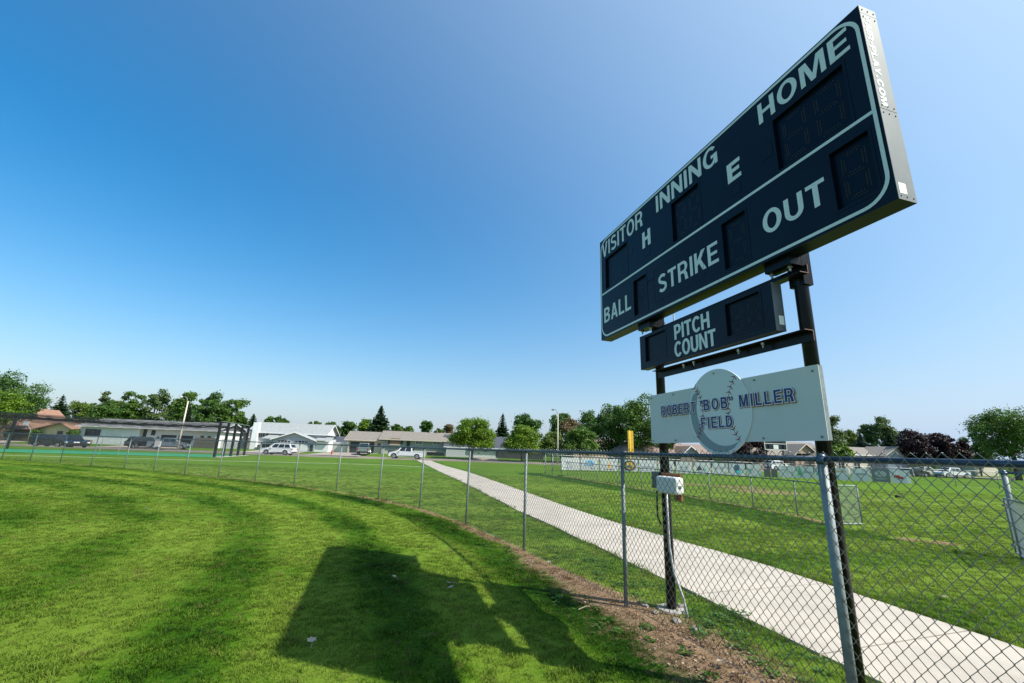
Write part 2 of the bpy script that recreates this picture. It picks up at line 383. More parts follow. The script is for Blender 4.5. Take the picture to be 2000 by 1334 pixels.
def word_parts(parent, text, x0, x1, z0, z1, y, m, t=0.2, gap=0.09, off=0.0, shift=(0,0), skew=0.0, single=False, name='letter', thick=0.0015, along=None):
    """letters of a word laid in an upright plane facing -Y, filling the given rectangle; one part per letter"""
    gs = [(c,)+glyph(c, t) if c != ' ' else (c, 0.34, []) for c in text]
    total = sum(g[1] for g in gs) + gap*(len(gs)-1); sx = (x1-x0)/total; sz = z1-z0; cx = 0.0
    allmb = MB()
    for c, w, cont in gs:
        if cont:
            mb = allmb if single else MB()
            P = []
            for ci, ct in enumerate(cont):
                q = [(x0+(cx+p[0]+skew*p[1])*sx+shift[0], z0+p[1]*sz+shift[1]) for p in ct]
                if off: q = _offset(q, off if (ci == 0 or c == '"') else -off)
                P.append(q)
            groups = [[p] for p in P] if c == '"' else [P]
            for G in groups:
                tri = tessellate_polygon([[Vector((p[0], p[1], 0)) for p in q] for q in G])
                flat = [p for q in G for p in q]; n = len(mb.v)
                tf = (lambda p, yy: (p[0], yy, p[1])) if along is None else along
                mb.v += [tf(p, y-thick) for p in flat]
                for tr in tri: mb.f.append(tuple(n+i for i in tr))
                for q in G:
                    k = len(q); b0 = len(mb.v); mb.v += [tf(p, y-thick) for p in q]+[tf(p, y) for p in q]
                    for i in range(k): j = (i+1)%k; mb.f.append((b0+i, b0+j, b0+k+j, b0+k+i))
            if not single: mb.build(name, m, parent)
        cx += w + gap
    if single: allmb.build(name, m, parent)

# ------------------------------------------------------------------ ground, lawn fields
FEN = np.array([[-37.5,31.6],[-34.6,30.9],[-31.65,29.95],[-28.9,29.2],[-25.9,28.15],[-22.82,26.98],[-19.97,25.6],[-17.2,24.2],[-14.6,22.95],[-11.85,21.4],[-9.25,19.8],[-6.68,17.91],[-4.43,15.88],[-2.6,13.87],[-0.96,11.29],[0.36,8.65],[1.484,5.775],[2.335,3.305],[3.32,0.42],[4.33,-2.46]])
def fence_dist(x, y):
    """signed distance to the near fence, positive on the camera's side"""
    best = np.full(np.shape(x), 1e9); sign = np.ones(np.shape(x))
    for a, b in zip(FEN[:-1], FEN[1:]):
        ab = b-a; t = np.clip(((x-a[0])*ab[0]+(y-a[1])*ab[1])/(ab@ab), 0, 1)
        dx = x-a[0]-ab[0]*t; dy = y-a[1]-ab[1]*t; L = np.hypot(dx, dy)
        s = np.where(ab[0]*(y-a[1])-ab[1]*(x-a[0]) < 0, 1.0, -1.0)
        k = L < best; best = np.where(k, L, best); sign = np.where(k, s, sign)
    return best*sign
def vnoise(x, y, s, seed=0):
    x = np.asarray(x)*s+seed*17.3; y = np.asarray(y)*s-seed*9.1
    xi = np.floor(x); yi = np.floor(y); fx = x-xi; fy = y-yi
    fx = fx*fx*(3-2*fx); fy = fy*fy*(3-2*fy)
    def h(a, b): 
        v = np.sin(a*127.1+b*311.7+seed*74.7)*43758.5453; return v-np.floor(v)
    return (h(xi,yi)*(1-fx)+h(xi+1,yi)*fx)*(1-fy)+(h(xi,yi+1)*(1-fx)+h(xi+1,yi+1)*fx)*fy
PATH_L = [(-15.2,75.5),(-13.2,66),(-8.9,50),(-5.3,36),(-2.3,25),(0.5,13.7),(1.35,10.9),(2.08,8.25),(2.52,6.6),(2.86,5.2),(3.14,4.2),(3.75,2.0),(4.45,-0.5),(5.3,-4)]
PATH_R = [(-12.9,75.5),(-11.0,66),(-6.9,50),(-3.3,38),(-0.35,26),(2.35,14.7),(3.15,12),(3.95,9.8),(4.55,8.2),(4.95,6.5),(5.25,5.0),(5.8,2.8),(6.5,0.2),(7.3,-3.2)]
def resample(P, n):
    P = np.array(P); d = np.r_[0, np.cumsum(np.hypot(*np.diff(P, axis=0).T))]; t = np.linspace(0, d[-1], n)
    # smooth through the points
    k = np.c_[np.interp(t, d, P[:,0]), np.interp(t, d, P[:,1])]
    for _ in range(3): k[1:-1] = (k[:-2]+2*k[1:-1]+k[2:])/4
    return k
NS_ = 46
PL = resample(PATH_L, NS_*4+1); PR = resample(PATH_R, NS_*4+1)
PC_ = (PL+PR)/2
def path_side(x, y):
    d = np.full(np.shape(x), 1e9)
    for i in range(0, len(PC_)-1, 2):
        a, b = PC_[i], PC_[min(i+2, len(PC_)-1)]; ab = b-a
        t = np.clip(((x-a[0])*ab[0]+(y-a[1])*ab[1])/(ab@ab), 0, 1)
        w = np.hypot(*(PR[i]-PL[i]))/2
        d = np.minimum(d, np.hypot(x-a[0]-ab[0]*t, y-a[1]-ab[1]*t)-w)
    return d                                  # < 0 on the concrete
def fields(x, y):
    x = np.asarray(x, float); y = np.asarray(y, float)
    fd = fence_dist(x, y); r = np.hypot(x, y)
    inside = fd > 0
    st = np.cos((fd-0.65)*2*math.pi/1.95)  # mowing stripes: sheen of bent grass painted into the tint
    wob = vnoise(x, y, 0.35, 3)-0.5
    tint_in = 0.66 - (0.40*np.tanh(2.2*(st-.35+wob*.6))+.10)*(.22+.78*np.exp(-np.maximum(fd-1.6, 0)/4.2)) + 0.40*(vnoise(x+.5*y, y, 0.75, 1)-0.5) + 0.34*(vnoise(x, y, 0.33, 2)-0.5) + 0.30*(vnoise(x*.7, y*1.4, 2.1, 4)-0.5) + 0.10*np.clip(fd/9, 0, 1)
    tint_out = 0.84 + 0.30*(vnoise(x*0.35, y, 0.45, 5)-0.5) + 0.18*(vnoise(x, y, 1.1, 6)-0.5) + 0.17*np.tanh(2*np.sin((y-.22*x)*2.3))*np.clip(1.3-y/26, .2, 1) + 0.12*np.clip((y-15)/20, 0, 1)  # straight mowing stripes, their sheen also painted into the tint
    tint = np.where(inside, tint_in, tint_out)
    # bare, trodden strip along the fence
    near = np.clip(1-(y-2)/8, 0, 1)
    wi = 0.07+0.40*near+0.26*vnoise(x, y, 1.3, 8); wo_ = 0.05+0.66*np.exp(-((y-4.9)/1.7)**2)
    dry = np.where(inside, 1.15-fd/np.maximum(wi, .05)*0.62, 1.05+fd/wo_*0.75)
    dry = np.clip(dry, 0, 1)
    soft = (0.50+0.5*(vnoise(x, y, 2.2, 61)-.5))*np.clip(1.25-fd/(0.35+1.15*near), 0, 1)
    dry = np.where(inside, np.maximum(dry, soft), dry)
    dry = np.maximum(dry, 0.30*(vnoise(x, y, 0.6, 12) > 0.80)*(vnoise(x, y, 3, 13)))
    for cx, cy, rr, k in ((12.9,32.5,2.6,.62),(15.9,31.0,3.0,.62),(15.4,27.2,3.2,.66),(20,24,2.2,.4),(10.5,11.15,.42,.95),(10.0,11.5,.4,.8),(16,20,2.6,.35),(24,30,3,.35),(6.5,36,3.5,.35),(18,40,5,.35)):
        dry = np.maximum(dry, k*np.clip(1.4-np.hypot((x-cx)/rr, (y-cy)/(rr*0.8)), 0, 1))
    # thin bare rim at the foot of the small fence beyond the path
    for a, b in zip(F2[:-1], F2[1:]):
        a = np.array(a); b = np.array(b); ab = b-a; t = np.clip(((x-a[0])*ab[0]+(y-a[1])*ab[1])/(ab@ab), 0, 1)
        dd = np.hypot(x-a[0]-ab[0]*t, y-a[1]-ab[1]*t); dry = np.maximum(dry, 0.75*np.clip(1.2-dd/0.28, 0, 1))
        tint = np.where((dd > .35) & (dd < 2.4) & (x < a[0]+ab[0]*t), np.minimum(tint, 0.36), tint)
    pd = path_side(x, y)
    dry = np.maximum(dry, 0.5*np.clip(1-np.abs(pd)/0.10, 0, 1))
    tint = np.where((pd > 0) & (pd < 0.9) & (~inside), tint-0.12, tint)
    return np.clip(tint, 0.02, 0.98), dry, fd, pd
F2 = [(3.27,38.5),(4.87,36.4),(5.55,33.6),(6.2,30.9),(6.9,28.2),(7.6,25.5),(8.4,22.9),(9.1,20.3),(9.6,17.7),(9.95,15.6),(9.75,13.5)]

def graded(a, b, near_a, near_b, step, grow):
    v = [near_a]; 
    while v[-1] < near_b: v.append(v[-1]+step)
    s = step
    while v[-1] < b: s *= grow; v.append(v[-1]+s)
    s = step; lo = [near_a]
    while lo[-1] > a: s *= grow; lo.append(lo[-1]-s)
    return np.array(lo[::-1][:-1]+v)
gx = graded(-1500, 1500, -6, 8, 0.12, 1.045); gy = graded(-120, 1800, 2.4, 14, 0.12, 1.045)
GX, GY = np.meshgrid(gx, gy); gxf, gyf = GX.ravel(), GY.ravel()
gz = terrain(gxf, gyf)
tint, dry, fdv, pdv = fields(gxf, gyf)
gz = gz + np.where(np.hypot(gxf, gyf) < 40, (vnoise(gxf, gyf, 1.3, 21)-0.5)*0.02, 0) - np.where((pdv < 0.05), 0.03, 0)
tint = np.clip(tint-0.30*np.clip((gyf-22)/12, 0, 1), .02, .98)  # self-shadow of grass blades painted into the tone of the far ground
nx, ny = len(gx), len(gy)
idx = np.arange(nx*ny).reshape(ny, nx)
fc = np.stack([idx[:-1,:-1], idx[:-1,1:], idx[1:,1:], idx[1:,:-1]], -1).reshape(-1, 4)
gm = bpy.data.meshes.new('ground'); gm.from_pydata(np.c_[gxf, gyf, gz].tolist(), [], fc.tolist())
gm.polygons.foreach_set('use_smooth', [True]*len(gm.polygons))
for nm, arr in (('tint', tint), ('dry', dry)):
    a = gm.attributes.new(nm, 'FLOAT', 'POINT'); a.data.foreach_set('value', arr.astype(np.float32))
GR = dict(c_dark=(0.013,0.048,0.0015), c_mid=(0.052,0.122,0.005), c_lite=(0.130,0.200,0.020), c_dry=(0.30,0.20,0.115))
gm.materials.append(lawn_material('lawn_ground', False, **GR))
go = link('ground', gm, kind='structure', label='mown green lawns of the ball fields and house plots')

# near grass as real blades
def tuft(name, n, h, w, spread, m, curl=0.5):
    mb = MB()
    for i in range(n):
        a = random.uniform(0, 2*math.pi); r = spread*math.sqrt(random.random()); x, y = r*math.cos(a), r*math.sin(a)
        hh = h*random.uniform(0.55, 1.15); b = random.uniform(0, 2*math.pi); lx, ly = math.cos(b), math.sin(b)
        c = curl*hh*random.uniform(0.3, 1.3); ww = w*random.uniform(.7,1.2)
        p = (-ly*ww/2, lx*ww/2); k = len(mb.v)
        mb.v += [(x-p[0],y-p[1],-0.005),(x+p[0],y+p[1],-0.005),(x+lx*c*.35+p[0]*.8,y+ly*c*.35+p[1]*.8,hh*.6),(x+lx*c*.35-p[0]*.8,y+ly*c*.35-p[1]*.8,hh*.6),(x+lx*c,y+ly*c,hh)]
        mb.f += [(k,k+1,k+2,k+3),(k+3,k+2,k+4)]
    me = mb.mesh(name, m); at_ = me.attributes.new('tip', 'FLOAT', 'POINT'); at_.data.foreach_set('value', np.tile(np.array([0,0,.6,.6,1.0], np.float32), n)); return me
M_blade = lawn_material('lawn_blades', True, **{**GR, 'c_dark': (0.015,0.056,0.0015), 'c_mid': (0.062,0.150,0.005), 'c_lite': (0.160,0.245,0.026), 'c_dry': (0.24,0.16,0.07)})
def scatter(name, pts, attrs, meshes, label):
    me = bpy.data.meshes.new(name); me.from_pydata(pts, [], [])
    for k, (typ, arr) in attrs.items():
        a = me.attributes.new(k, typ, 'POINT')
        a.data.foreach_set('vector' if typ == 'FLOAT_VECTOR' else 'value', np.asarray(arr, np.float32 if typ != 'INT' else np.int32).ravel())
    o = link(name, me, kind='stuff', label=label)
    ng = bpy.data.node_groups.new(name, 'GeometryNodeTree')
    ng.interface.new_socket('Geometry', in_out='INPUT', socket_type='NodeSocketGeometry')
    ng.interface.new_socket('Geometry', in_out='OUTPUT', socket_type='NodeSocketGeometry')
    N, L = ng.nodes, ng.links
    gi, gout = N.new('NodeGroupInput'), N.new('NodeGroupOutput')
    def attr(nm, dt):
        n = N.new('GeometryNodeInputNamedAttribute'); n.data_type = dt; n.inputs[0].default_value = nm
        return [s for s in n.outputs if s.enabled and s.name == 'Attribute'][0]
    rot, scl, var = attr('rot', 'FLOAT_VECTOR'), attr('scl', 'FLOAT_VECTOR'), attr('var', 'INT')
    jg = N.new('GeometryNodeJoinGeometry')
    for i, m_ in enumerate(meshes):
        src = bpy.data.objects.new(name+'_source', m_)       # never linked to the scene: a mesh to instance
        oi = N.new('GeometryNodeObjectInfo'); oi.inputs['Object'].default_value = src; oi.inputs['As Instance'].default_value = True
        cmp_ = N.new('FunctionNodeCompare'); cmp_.data_type = 'INT'; cmp_.operation = 'EQUAL'
        ia = [s for s in cmp_.inputs if s.enabled and s.name in ('A','B')]
        L.new(var, ia[0]); ia[1].default_value = i
        ip = N.new('GeometryNodeInstanceOnPoints')
        L.new(gi.outputs[0], ip.inputs['Points']); L.new(cmp_.outputs[0], ip.inputs['Selection'])
        L.new(oi.outputs['Geometry'], ip.inputs['Instance']); L.new(rot, ip.inputs['Rotation']); L.new(scl, ip.inputs['Scale'])
        L.new(ip.outputs[0], jg.inputs[0])
    L.new(jg.outputs[0], gout.inputs[0])
    md = o.modifiers.new('scatter', 'NODES'); md.node_group = ng
    return o

def in_view(x, y, marg=1.6):
    d = 0.9685*y; px = np.abs(x)/np.maximum(d, .1)
    return (y > 1.4) & (np.abs(x) < 1.32*y*1.04+marg)
cand = []
for (y0, y1, dens, s) in ((1.5, 7.5, 210, 0.85), (7.5, 13, 95, 1.05), (13, 22, 34, 1.45), (22, 34, 10, 2.0)):
    xm = 1.36*y1+1.6; n = int(dens*(y1-y0)*2*xm)
    x = RNG.uniform(-xm, xm, n); y = RNG.uniform(y0, y1, n); k = in_view(x, y)
    cand.append(np.c_[x[k], y[k], np.full(k.sum(), s)])
cand = np.concatenate(cand)
ti, dr, fdg, pdg = fields(cand[:,0], cand[:,1])
drn = dr + (vnoise(cand[:,0], cand[:,1], 5, 31)-0.5)*0.9
keep = (pdg > 0.03) & (RNG.random(len(cand)) > np.clip((drn-0.35)*2.0, 0, 0.62))
cand, ti, dr, fdg, pdg = cand[keep], ti[keep], dr[keep], fdg[keep], pdg[keep]
n = len(cand)
rot = np.c_[RNG.normal(0, .12, n), RNG.normal(0, .12, n), RNG.uniform(0, 6.28, n)]
# longer, unmown growth right at the fence and the path edge
long_ = ((np.abs(fdg) < 0.12) & (cand[:,1] > 5)) | ((pdg < 0.16) & (pdg > 0))
scl = cand[:,2]*RNG.uniform(.75, 1.25, n)*np.where(long_, 1.45, 1.0)*np.where(dr > .5, .75, 1)
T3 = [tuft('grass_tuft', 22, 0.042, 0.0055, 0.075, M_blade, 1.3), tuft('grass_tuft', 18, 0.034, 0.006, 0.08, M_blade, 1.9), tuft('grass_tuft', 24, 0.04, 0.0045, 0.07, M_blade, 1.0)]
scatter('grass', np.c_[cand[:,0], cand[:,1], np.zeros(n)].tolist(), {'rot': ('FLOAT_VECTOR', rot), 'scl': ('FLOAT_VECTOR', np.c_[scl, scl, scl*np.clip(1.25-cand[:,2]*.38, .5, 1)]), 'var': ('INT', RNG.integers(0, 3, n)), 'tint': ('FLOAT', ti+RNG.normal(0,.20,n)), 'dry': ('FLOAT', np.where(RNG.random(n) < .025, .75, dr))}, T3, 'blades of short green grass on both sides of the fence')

# wood chips and dry litter on the bare strip
M_chip = mat('bark_chip', (0.26, 0.17, 0.10), 0.9, var=0.5, scale=8, coords='Generated')
M_chip2 = mat('pale_chip', (0.36, 0.28, 0.20), 0.9)
x = RNG.uniform(-6, 5, 80000); y = RNG.uniform(2.2, 17, 80000)
t_, d_, f_, p_ = fields(x, y)
k = (d_ > 0.55) & (vnoise(x, y, 2.5, 51) > .35) & (p_ > 0.05) & (np.abs(f_) < 1.3) & in_view(x, y) & (RNG.random(len(x)) < np.where(y < 7, 1, .5))
x, y = x[k], y[k]; n = len(x)
chips = []
for m_, s in ((M_chip, 1), (M_chip2, .8), (M_rust, .9)):
    b = MB().box(-.012*s, .012*s, -.006*s, .006*s, -.001, .004); b.v[4] = (-.008, -.005, .005); b.v[6] = (.009, .006, .003); chips.append(b.mesh('chip', m_))
scatter('bark_litter', np.c_[x, y, np.full(n, 0.004)].tolist(), {'rot': ('FLOAT_VECTOR', np.c_[RNG.normal(0,.5,n), RNG.normal(0,.5,n), RNG.uniform(0,6.28,n)]), 'scl': ('FLOAT_VECTOR', np.repeat(RNG.uniform(.35,1.5,n)[:,None], 3, 1)), 'var': ('INT', RNG.choice([0,0,1,2], n))}, chips, 'brown bark chips and dry litter along the foot of the fence')

# broad-leaved weeds by the fence
M_weed = leaf_mat('weed_leaf', (0.035,0.10,0.008), (0.085,0.19,0.016), 0.35)
def weed_mesh(n, r, h):
    mb = MB()
    for i in range(n):
        a = random.uniform(0, 6.28); rr = r*random.random()**.6; z = h*random.random()*(1-.5*rr/r); s = random.uniform(.012,.024); b = random.uniform(0,6.28); tz = random.uniform(-.5,.5)*s
        cx, cy = rr*math.cos(a), rr*math.sin(a); dx, dy = s*math.cos(b), s*math.sin(b)
        mb.quad((cx-dx,cy-dy,z),(cx+dy*.6,cy-dx*.6,z+tz),(cx+dx,cy+dy,z+tz*.5),(cx-dy*.6,cy+dx*.6,z-tz))
    return mb.mesh('weed', M_weed)
wp = []
for i in range(210):
    yy = random.uniform(3.2, 9); k_ = random.random()
    xf = np.interp(-yy, -FEN[:,1], FEN[:,0])
    xx = xf + (random.uniform(-1.0, -.15) if k_ < .35 else random.uniform(.30, 1.25) if yy > 5.6 else random.uniform(.25, .95))
    if k_ < .35 and random.random() < .55: continue
    wp.append((xx, yy, 0.0))
n = len(wp)
scatter('weeds', wp, {'rot': ('FLOAT_VECTOR', np.c_[np.zeros(n), np.zeros(n), RNG.uniform(0,6.28,n)]), 'scl': ('FLOAT_VECTOR', np.repeat(RNG.uniform(.5,1.3,n)[:,None], 3, 1)), 'var': ('INT', RNG.integers(0,2,n))}, [weed_mesh(40,.085,.06), weed_mesh(26,.06,.05)], 'bright green clover and weeds sprouting beside the fence')

# concrete path: slabs with control joints
pb = MB()
pb.v = [(p[0], p[1], -0.015) for p in PL]+[(p[0], p[1], -0.015) for p in PR]; k = len(PL)
pb.f = [(i, k+i, k+i+1, i+1) for i in range(k-1)]
M_base = mat('joint_dirt', (0.08,0.07,0.055), 0.95)
path = pb.build('path', M_base, kind='structure', label='pale concrete footpath curving along the fence to the road')
for s in range(NS_):
    a, b = s*4, s*4+4; mb = MB(); L_, R2 = [], []
    for i in range(a, b+1):
        sh = 0.011 if i == a else (-0.011 if i == b else 0); j = min(i+1, len(PL)-1); j0 = max(i-1, 0)
        tl = PL[j]-PL[j0]; tl = tl/np.hypot(*tl); w = (vnoise(PL[i][0], PL[i][1], 1.2, 40)-.5)*.09
        nl = np.array([-tl[1], tl[0]]); L_.append(PL[i]+tl*sh+nl*w); R2.append(PR[i]+tl*sh-nl*w*.6)
    kk = len(L_)
    mb.v = [(p[0],p[1],.012) for p in L_]+[(p[0],p[1],.012) for p in R2]+[(p[0],p[1],-.03) for p in L_]+[(p[0],p[1],-.03) for p in R2]
    mb.f = [(i, kk+i, kk+i+1, i+1) for i in range(kk-1)]+[(i, i+1, 2*kk+i+1, 2*kk+i) for i in range(kk-1)]+[(kk+i+1, kk+i, 3*kk+i, 3*kk+i+1) for i in range(kk-1)]
    mb.f += [(0, 2*kk, 3*kk, kk), (kk-1, 2*kk-1, 4*kk-1, 3*kk-1)]
    mb.build('slab', M_conc, path)

# road with kerb and driveways
rx = list(np.linspace(-300, 300, 121)); rb = MB()
for i, xx in enumerate(rx):
    yy = float(road_y(xx)); rb.v += [(xx, yy, 0.03), (xx, yy+ROAD_W, 0.03)]
rb.f = [(2*i, 2*i+2, 2*i+3, 2*i+1) for i in range(len(rx)-1)]
rb.build('road', M_asph, kind='structure', label='pale asphalt street between the ball field and the houses')
kb = MB()
for e, o0, o1 in ((0, -.18, 0.0), (1, 0.0, .35)):
    n0 = len(kb.v)
    for xx in rx:
        yy = float(road_y(xx))+e*ROAD_W; kb.v += [(xx,yy+o0,-.02),(xx,yy+o0,.14),(xx,yy+o1,.14),(xx,yy+o1,-.02)]
    for i in range(len(rx)-1):
        for q in range(3): a = n0+4*i+q; kb.f.append((a, a+4, a+5, a+1))
kb.build('kerb', M_drive, kind='structure', label='concrete kerb along both sides of the street')
def driveway(px0, px1, Y1, flare=1.5):
    a0, a1 = spot(px0, Y1), spot(px1, Y1); mb = MB(); n = 8
    y0 = float(road_y(a0.x*.9))+ROAD_W-0.1
    for i in range(n+1):
        t = i/n; y = y0+(Y1-y0)*t; fl = flare*(1-t)**3
        for xx in (a0.x-fl, a1.x+fl): mb.v.append((xx, y, float(terrain(xx, y))+0.035+.1*(1-t)**6))
    mb.f = [(2*i, 2*i+1, 2*i+3, 2*i+2) for i in range(n)]
    mb.build('driveway', M_drive, kind='structure', label='concrete driveway sloping up to a garage')
driveway(10, 84, 84); driveway(262, 380, 84); driveway(535, 618, 88); driveway(676, 742, 94); driveway(925, 972, 93)

# chalk line across the outer lawn
M_chalk = mat('chalk', (0.72,0.72,0.68), 0.9, var=0.15, scale=3)
cl = [ground(px, py) for px, py in ((-60,888),(0,889.5),(120,892.5),(300,897),(440,901),(640,905.5),(740,908.5),(835,912.5))]
mb = MB()
for i, p in enumerate(cl):
    q = cl[min(i+1, len(cl)-1)]-cl[max(i-1,0)]; nrm = Vector((-q.y, q.x, 0)).normalized()*0.11
    mb.v += [tuple(p-nrm+Vector((0,0,.03))), tuple(p+nrm+Vector((0,0,.03)))]
mb.f = [(2*i, 2*i+2, 2*i+3, 2*i+1) for i in range(len(cl)-1)]
mb.build('chalk_line', M_chalk, kind='structure', label='thin white line marked on the outer lawn')

# ------------------------------------------------------------------ chain link
def link_mesh(mb, A, B, z0, z1, w=0.039, h=0.088, r=0.0019, sides=3, off=0.0, zfun=None):
    A, B = np.array(A[:2], float), np.array(B[:2], float); L = np.hypot(*(B-A)); u = (B-A)/L; nrm = np.array([-u[1], u[0]])
    nw = max(2, int(round(L/w))); w = L/nw; nk = int((z1-z0)/(h/2)); hh = (z1-z0)/nk
    i = np.arange(nw)[:,None]; k = np.arange(nk+1)[None,:]
    s = (i+0.5)*w + (w*0.53)*np.where((k+i) % 2 == 0, 1.0, -1.0)
    z = z0 + k*hh + np.zeros_like(s) + RNG.normal(0, .0012, s.shape)
    y = off + r*1.1*np.where((k+i) % 2 == 0, 1.0, -1.0) + 0.004*np.sin(s*1.7+z*2.1)
    P = np.stack([A[0]+u[0]*s+nrm[0]*y, A[1]+u[1]*s+nrm[1]*y, z], -1)
    base = len(mb.v); verts = []
    for q in range(sides):
        an = 2*math.pi*q/sides+.4; ox, oy = math.cos(an)*r*1.15, math.sin(an)*r
        V = P.copy(); V[...,0] += u[0]*ox+nrm[0]*oy; V[...,1] += u[1]*ox+nrm[1]*oy; V[...,2] += math.cos(an+.8)*r*.5; verts.append(V)
    V = np.stack(verts, 2).reshape(-1, 3)
    mb.v += V.tolist()
    id_ = base+np.arange(nw*(nk+1)*sides).reshape(nw, nk+1, sides)
    a = id_[:, :-1, :]; b = id_[:, 1:, :]
    F = np.stack([a, np.roll(a, -1, 2), np.roll(b, -1, 2), b], -1).reshape(-1, 4)
    mb.f += F.tolist()

def chain_fence(label, P, H, post_r=0.024, rail_r=0.021, wire_r=0.0021, w=0.039, h=0.088, side=1, top=0.055, ends=(), group=None, rail_m=None, first=0, last=0, sides=3, near=lambda p: False, bottom_rail=False, cap=True):
    t = thing('chain_link_fence', label, 'fence', (0,0,0), 0, group)
    rail_m = rail_m or M_rail
    for i, p in enumerate(P):
        r = post_r*(1.3 if i in ends else 1); nn = 16 if near(p) else 8
        MB().tube([(p[0],p[1],-.15),(p[0],p[1],H-0.01)], r, nn).build('post', M_galv, t, smooth=True)
        if cap:
            c = MB(); c.tube([(p[0],p[1],H-.035),(p[0],p[1],H+.012)], r*1.18, nn); c.dome((p[0],p[1],H+.012), r*1.1, nn, 4, .9); c.build('post_cap', M_rail, t, smooth=True)
    for i in range(len(P)-1):
        a, b = P[i], P[i+1]; nn = 14 if near(a) or near(b) else 6
        MB().tube([(a[0],a[1],H),(b[0],b[1],H)], rail_r, nn).build('top_rail', rail_m, t, smooth=True)
        if bottom_rail: MB().tube([(a[0],a[1],.06),(b[0],b[1],.06)], rail_r*.8, 6).build('bottom_rail', rail_m, t, smooth=True)
        mb = MB(); d = np.array(b)-np.array(a); n_ = np.array([-d[1], d[0]])/np.hypot(*d)
        ns = 6 if (near(a) or near(b)) else sides
        link_mesh(mb, a, b, 0.03, H+top, w, h, wire_r*(1.25 if ns > 4 else 1), ns, off=side*(rail_r+.004))
        # tension wire near the foot
        o_ = n_*side*(rail_r+.004); mb.tube([(a[0]+o_[0],a[1]+o_[1],.05),(b[0]+o_[0],b[1]+o_[1],.05)], wire_r, 4)
        mb.build('mesh_panel', M_wire, t, smooth=ns > 4, kind='stuff')
        # wire ties on the post
        if near(a):
            for z in (.45,.85,1.25,1.6):
                tb = MB()
                tb.tube([(a[0]+(post_r*1.15)*math.cos(q), a[1]+(post_r*1.15)*math.sin(q), z+.003*q) for q in np.linspace(0, 6.6, 14)], .0022, 5)
                tb.dome((a[0]+o_[0]*1.0, a[1]+o_[1]*1.0, z+.01), .009, 6, 3)
                tb.build('wire_tie', M_wire, t, smooth=True)

    return t
FH = 1.775
nf = chain_fence('long curved chain link outfield fence with blue grey top rail in front of the path', [tuple(p) for p in FEN], FH, post_r=.0245, ends=(17,), side=-1, near=lambda p: p[1] < 9)
# fence of the small field beyond the path, 1.15 m high
chain_fence('low chain link fence running between the path and the far diamond', F2[1:], 1.14, post_r=.022, rail_r=.018, wire_r=.0017, side=1, top=.02, sides=3)
chain_fence('short tall chain link section at the far corner of the small field', [(3.27,38.5),(3.9,38.9),(4.75,39.4)], 1.74, post_r=.035, side=1, top=.03)
# outfield fence with banners
BF = [(4.8,47.2),(8.2,48.9),(12,50.2),(16,51),(20,51.3),(24,51.3),(28,50.9),(32,50.0),(35.5,48.8),(38.7,47.4),(41.8,46.0),(45,45.0),(48.7,44.4),(53,43.4),(58,41.5)]
chain_fence('distant chain link outfield fence hung with advertising banners', BF, 1.62, post_r=.03, rail_r=.028, wire_r=.002, side=1, top=.02, rail_m=mat('pale_rail', (.50,.49,.46), .5, .2))  # paler rail colour than on the near fence
# fence and gate posts at the right
RP0 = ground(2000, 1092); 
RF = [(RP0.x,RP0.y),(13.0,8.7),(15.8,7.8),(18.6,6.9)]
chain_fence('tall chain link fence with heavy end post beyond the path', RF, 1.70, post_r=.038, rail_r=.024, side=1, ends=(0,), near=lambda p: p[0] < 11, sides=4)

def gate(label, p, q, H, z0=.06):
    g = thing('gate_panel', label, 'gate', (0,0,0))
    p, q = Vector((p[0],p[1],0)), Vector((q[0],q[1],0))
    for a in (p, q): MB().tube([(a.x,a.y,z0),(a.x,a.y,H)], .021, 10).build('frame_upright', M_galv, g, smooth=True)
    for z in (z0, H): MB().tube([(p.x,p.y,z),(q.x,q.y,z)], .021, 10).build('frame_bar', M_galv, g, smooth=True)
    c = MB()
    for z in (z0+.15, H-.15): c.box(p.x-.05, p.x+.03, p.y-.03, p.y+.03, z-.02, z+.02)
    c.build('hinge', M_galv, g)
    m_ = MB(); link_mesh(m_, p, q, z0, H, .03, .07, .0028, 4); m_.build('mesh_panel', mat('bright_galvanised_wire', (.46,.48,.48), .4, .3), g, kind='stuff')
    return g
gp = spot(1634, 13.5); gq = spot(1686, 13.75)
gate('open low gate panel standing right behind the near black pole', (9.62,13.4), (10.68,13.75), 1.13)
gate('open low gate panel at the foot of the heavy end post', tuple(ground(1987,1086))[:2], tuple(ground(2050,1125))[:2], 1.16)

# ------------------------------------------------------------------ scoreboard and its poles
AZ = -1.2869; bu = Vector((math.cos(AZ), math.sin(AZ), 0)); bv = Vector((-math.sin(AZ), math.cos(AZ), 0))
def board_pt(u, v, z=0): return bu*u + bv*v + Vector((0,0,z))
for lab, uu in (('black steel scoreboard pole carrying the electrical boxes', -4.953), ('black steel scoreboard pole nearest the heavy fence post', -2.790)):
    p = board_pt(uu, 3.551)
    pt = thing('steel_pole', lab, 'pole', p, 0, 'poles that carry the scoreboard')
    MB().tube([(0,0,-.3),(0,0,3.62),(0,0,3.64)], .0575, 28).build('shaft', M_black, pt, smooth=True)
    c = MB(); c.tube([(0,0,-.05),(0,0,.012)], [.20,.17], 14); cc = c.build('footing', mat('footing_concrete', (.33,.31,.29), .9, var=.25, scale=9, bump=.6), pt)

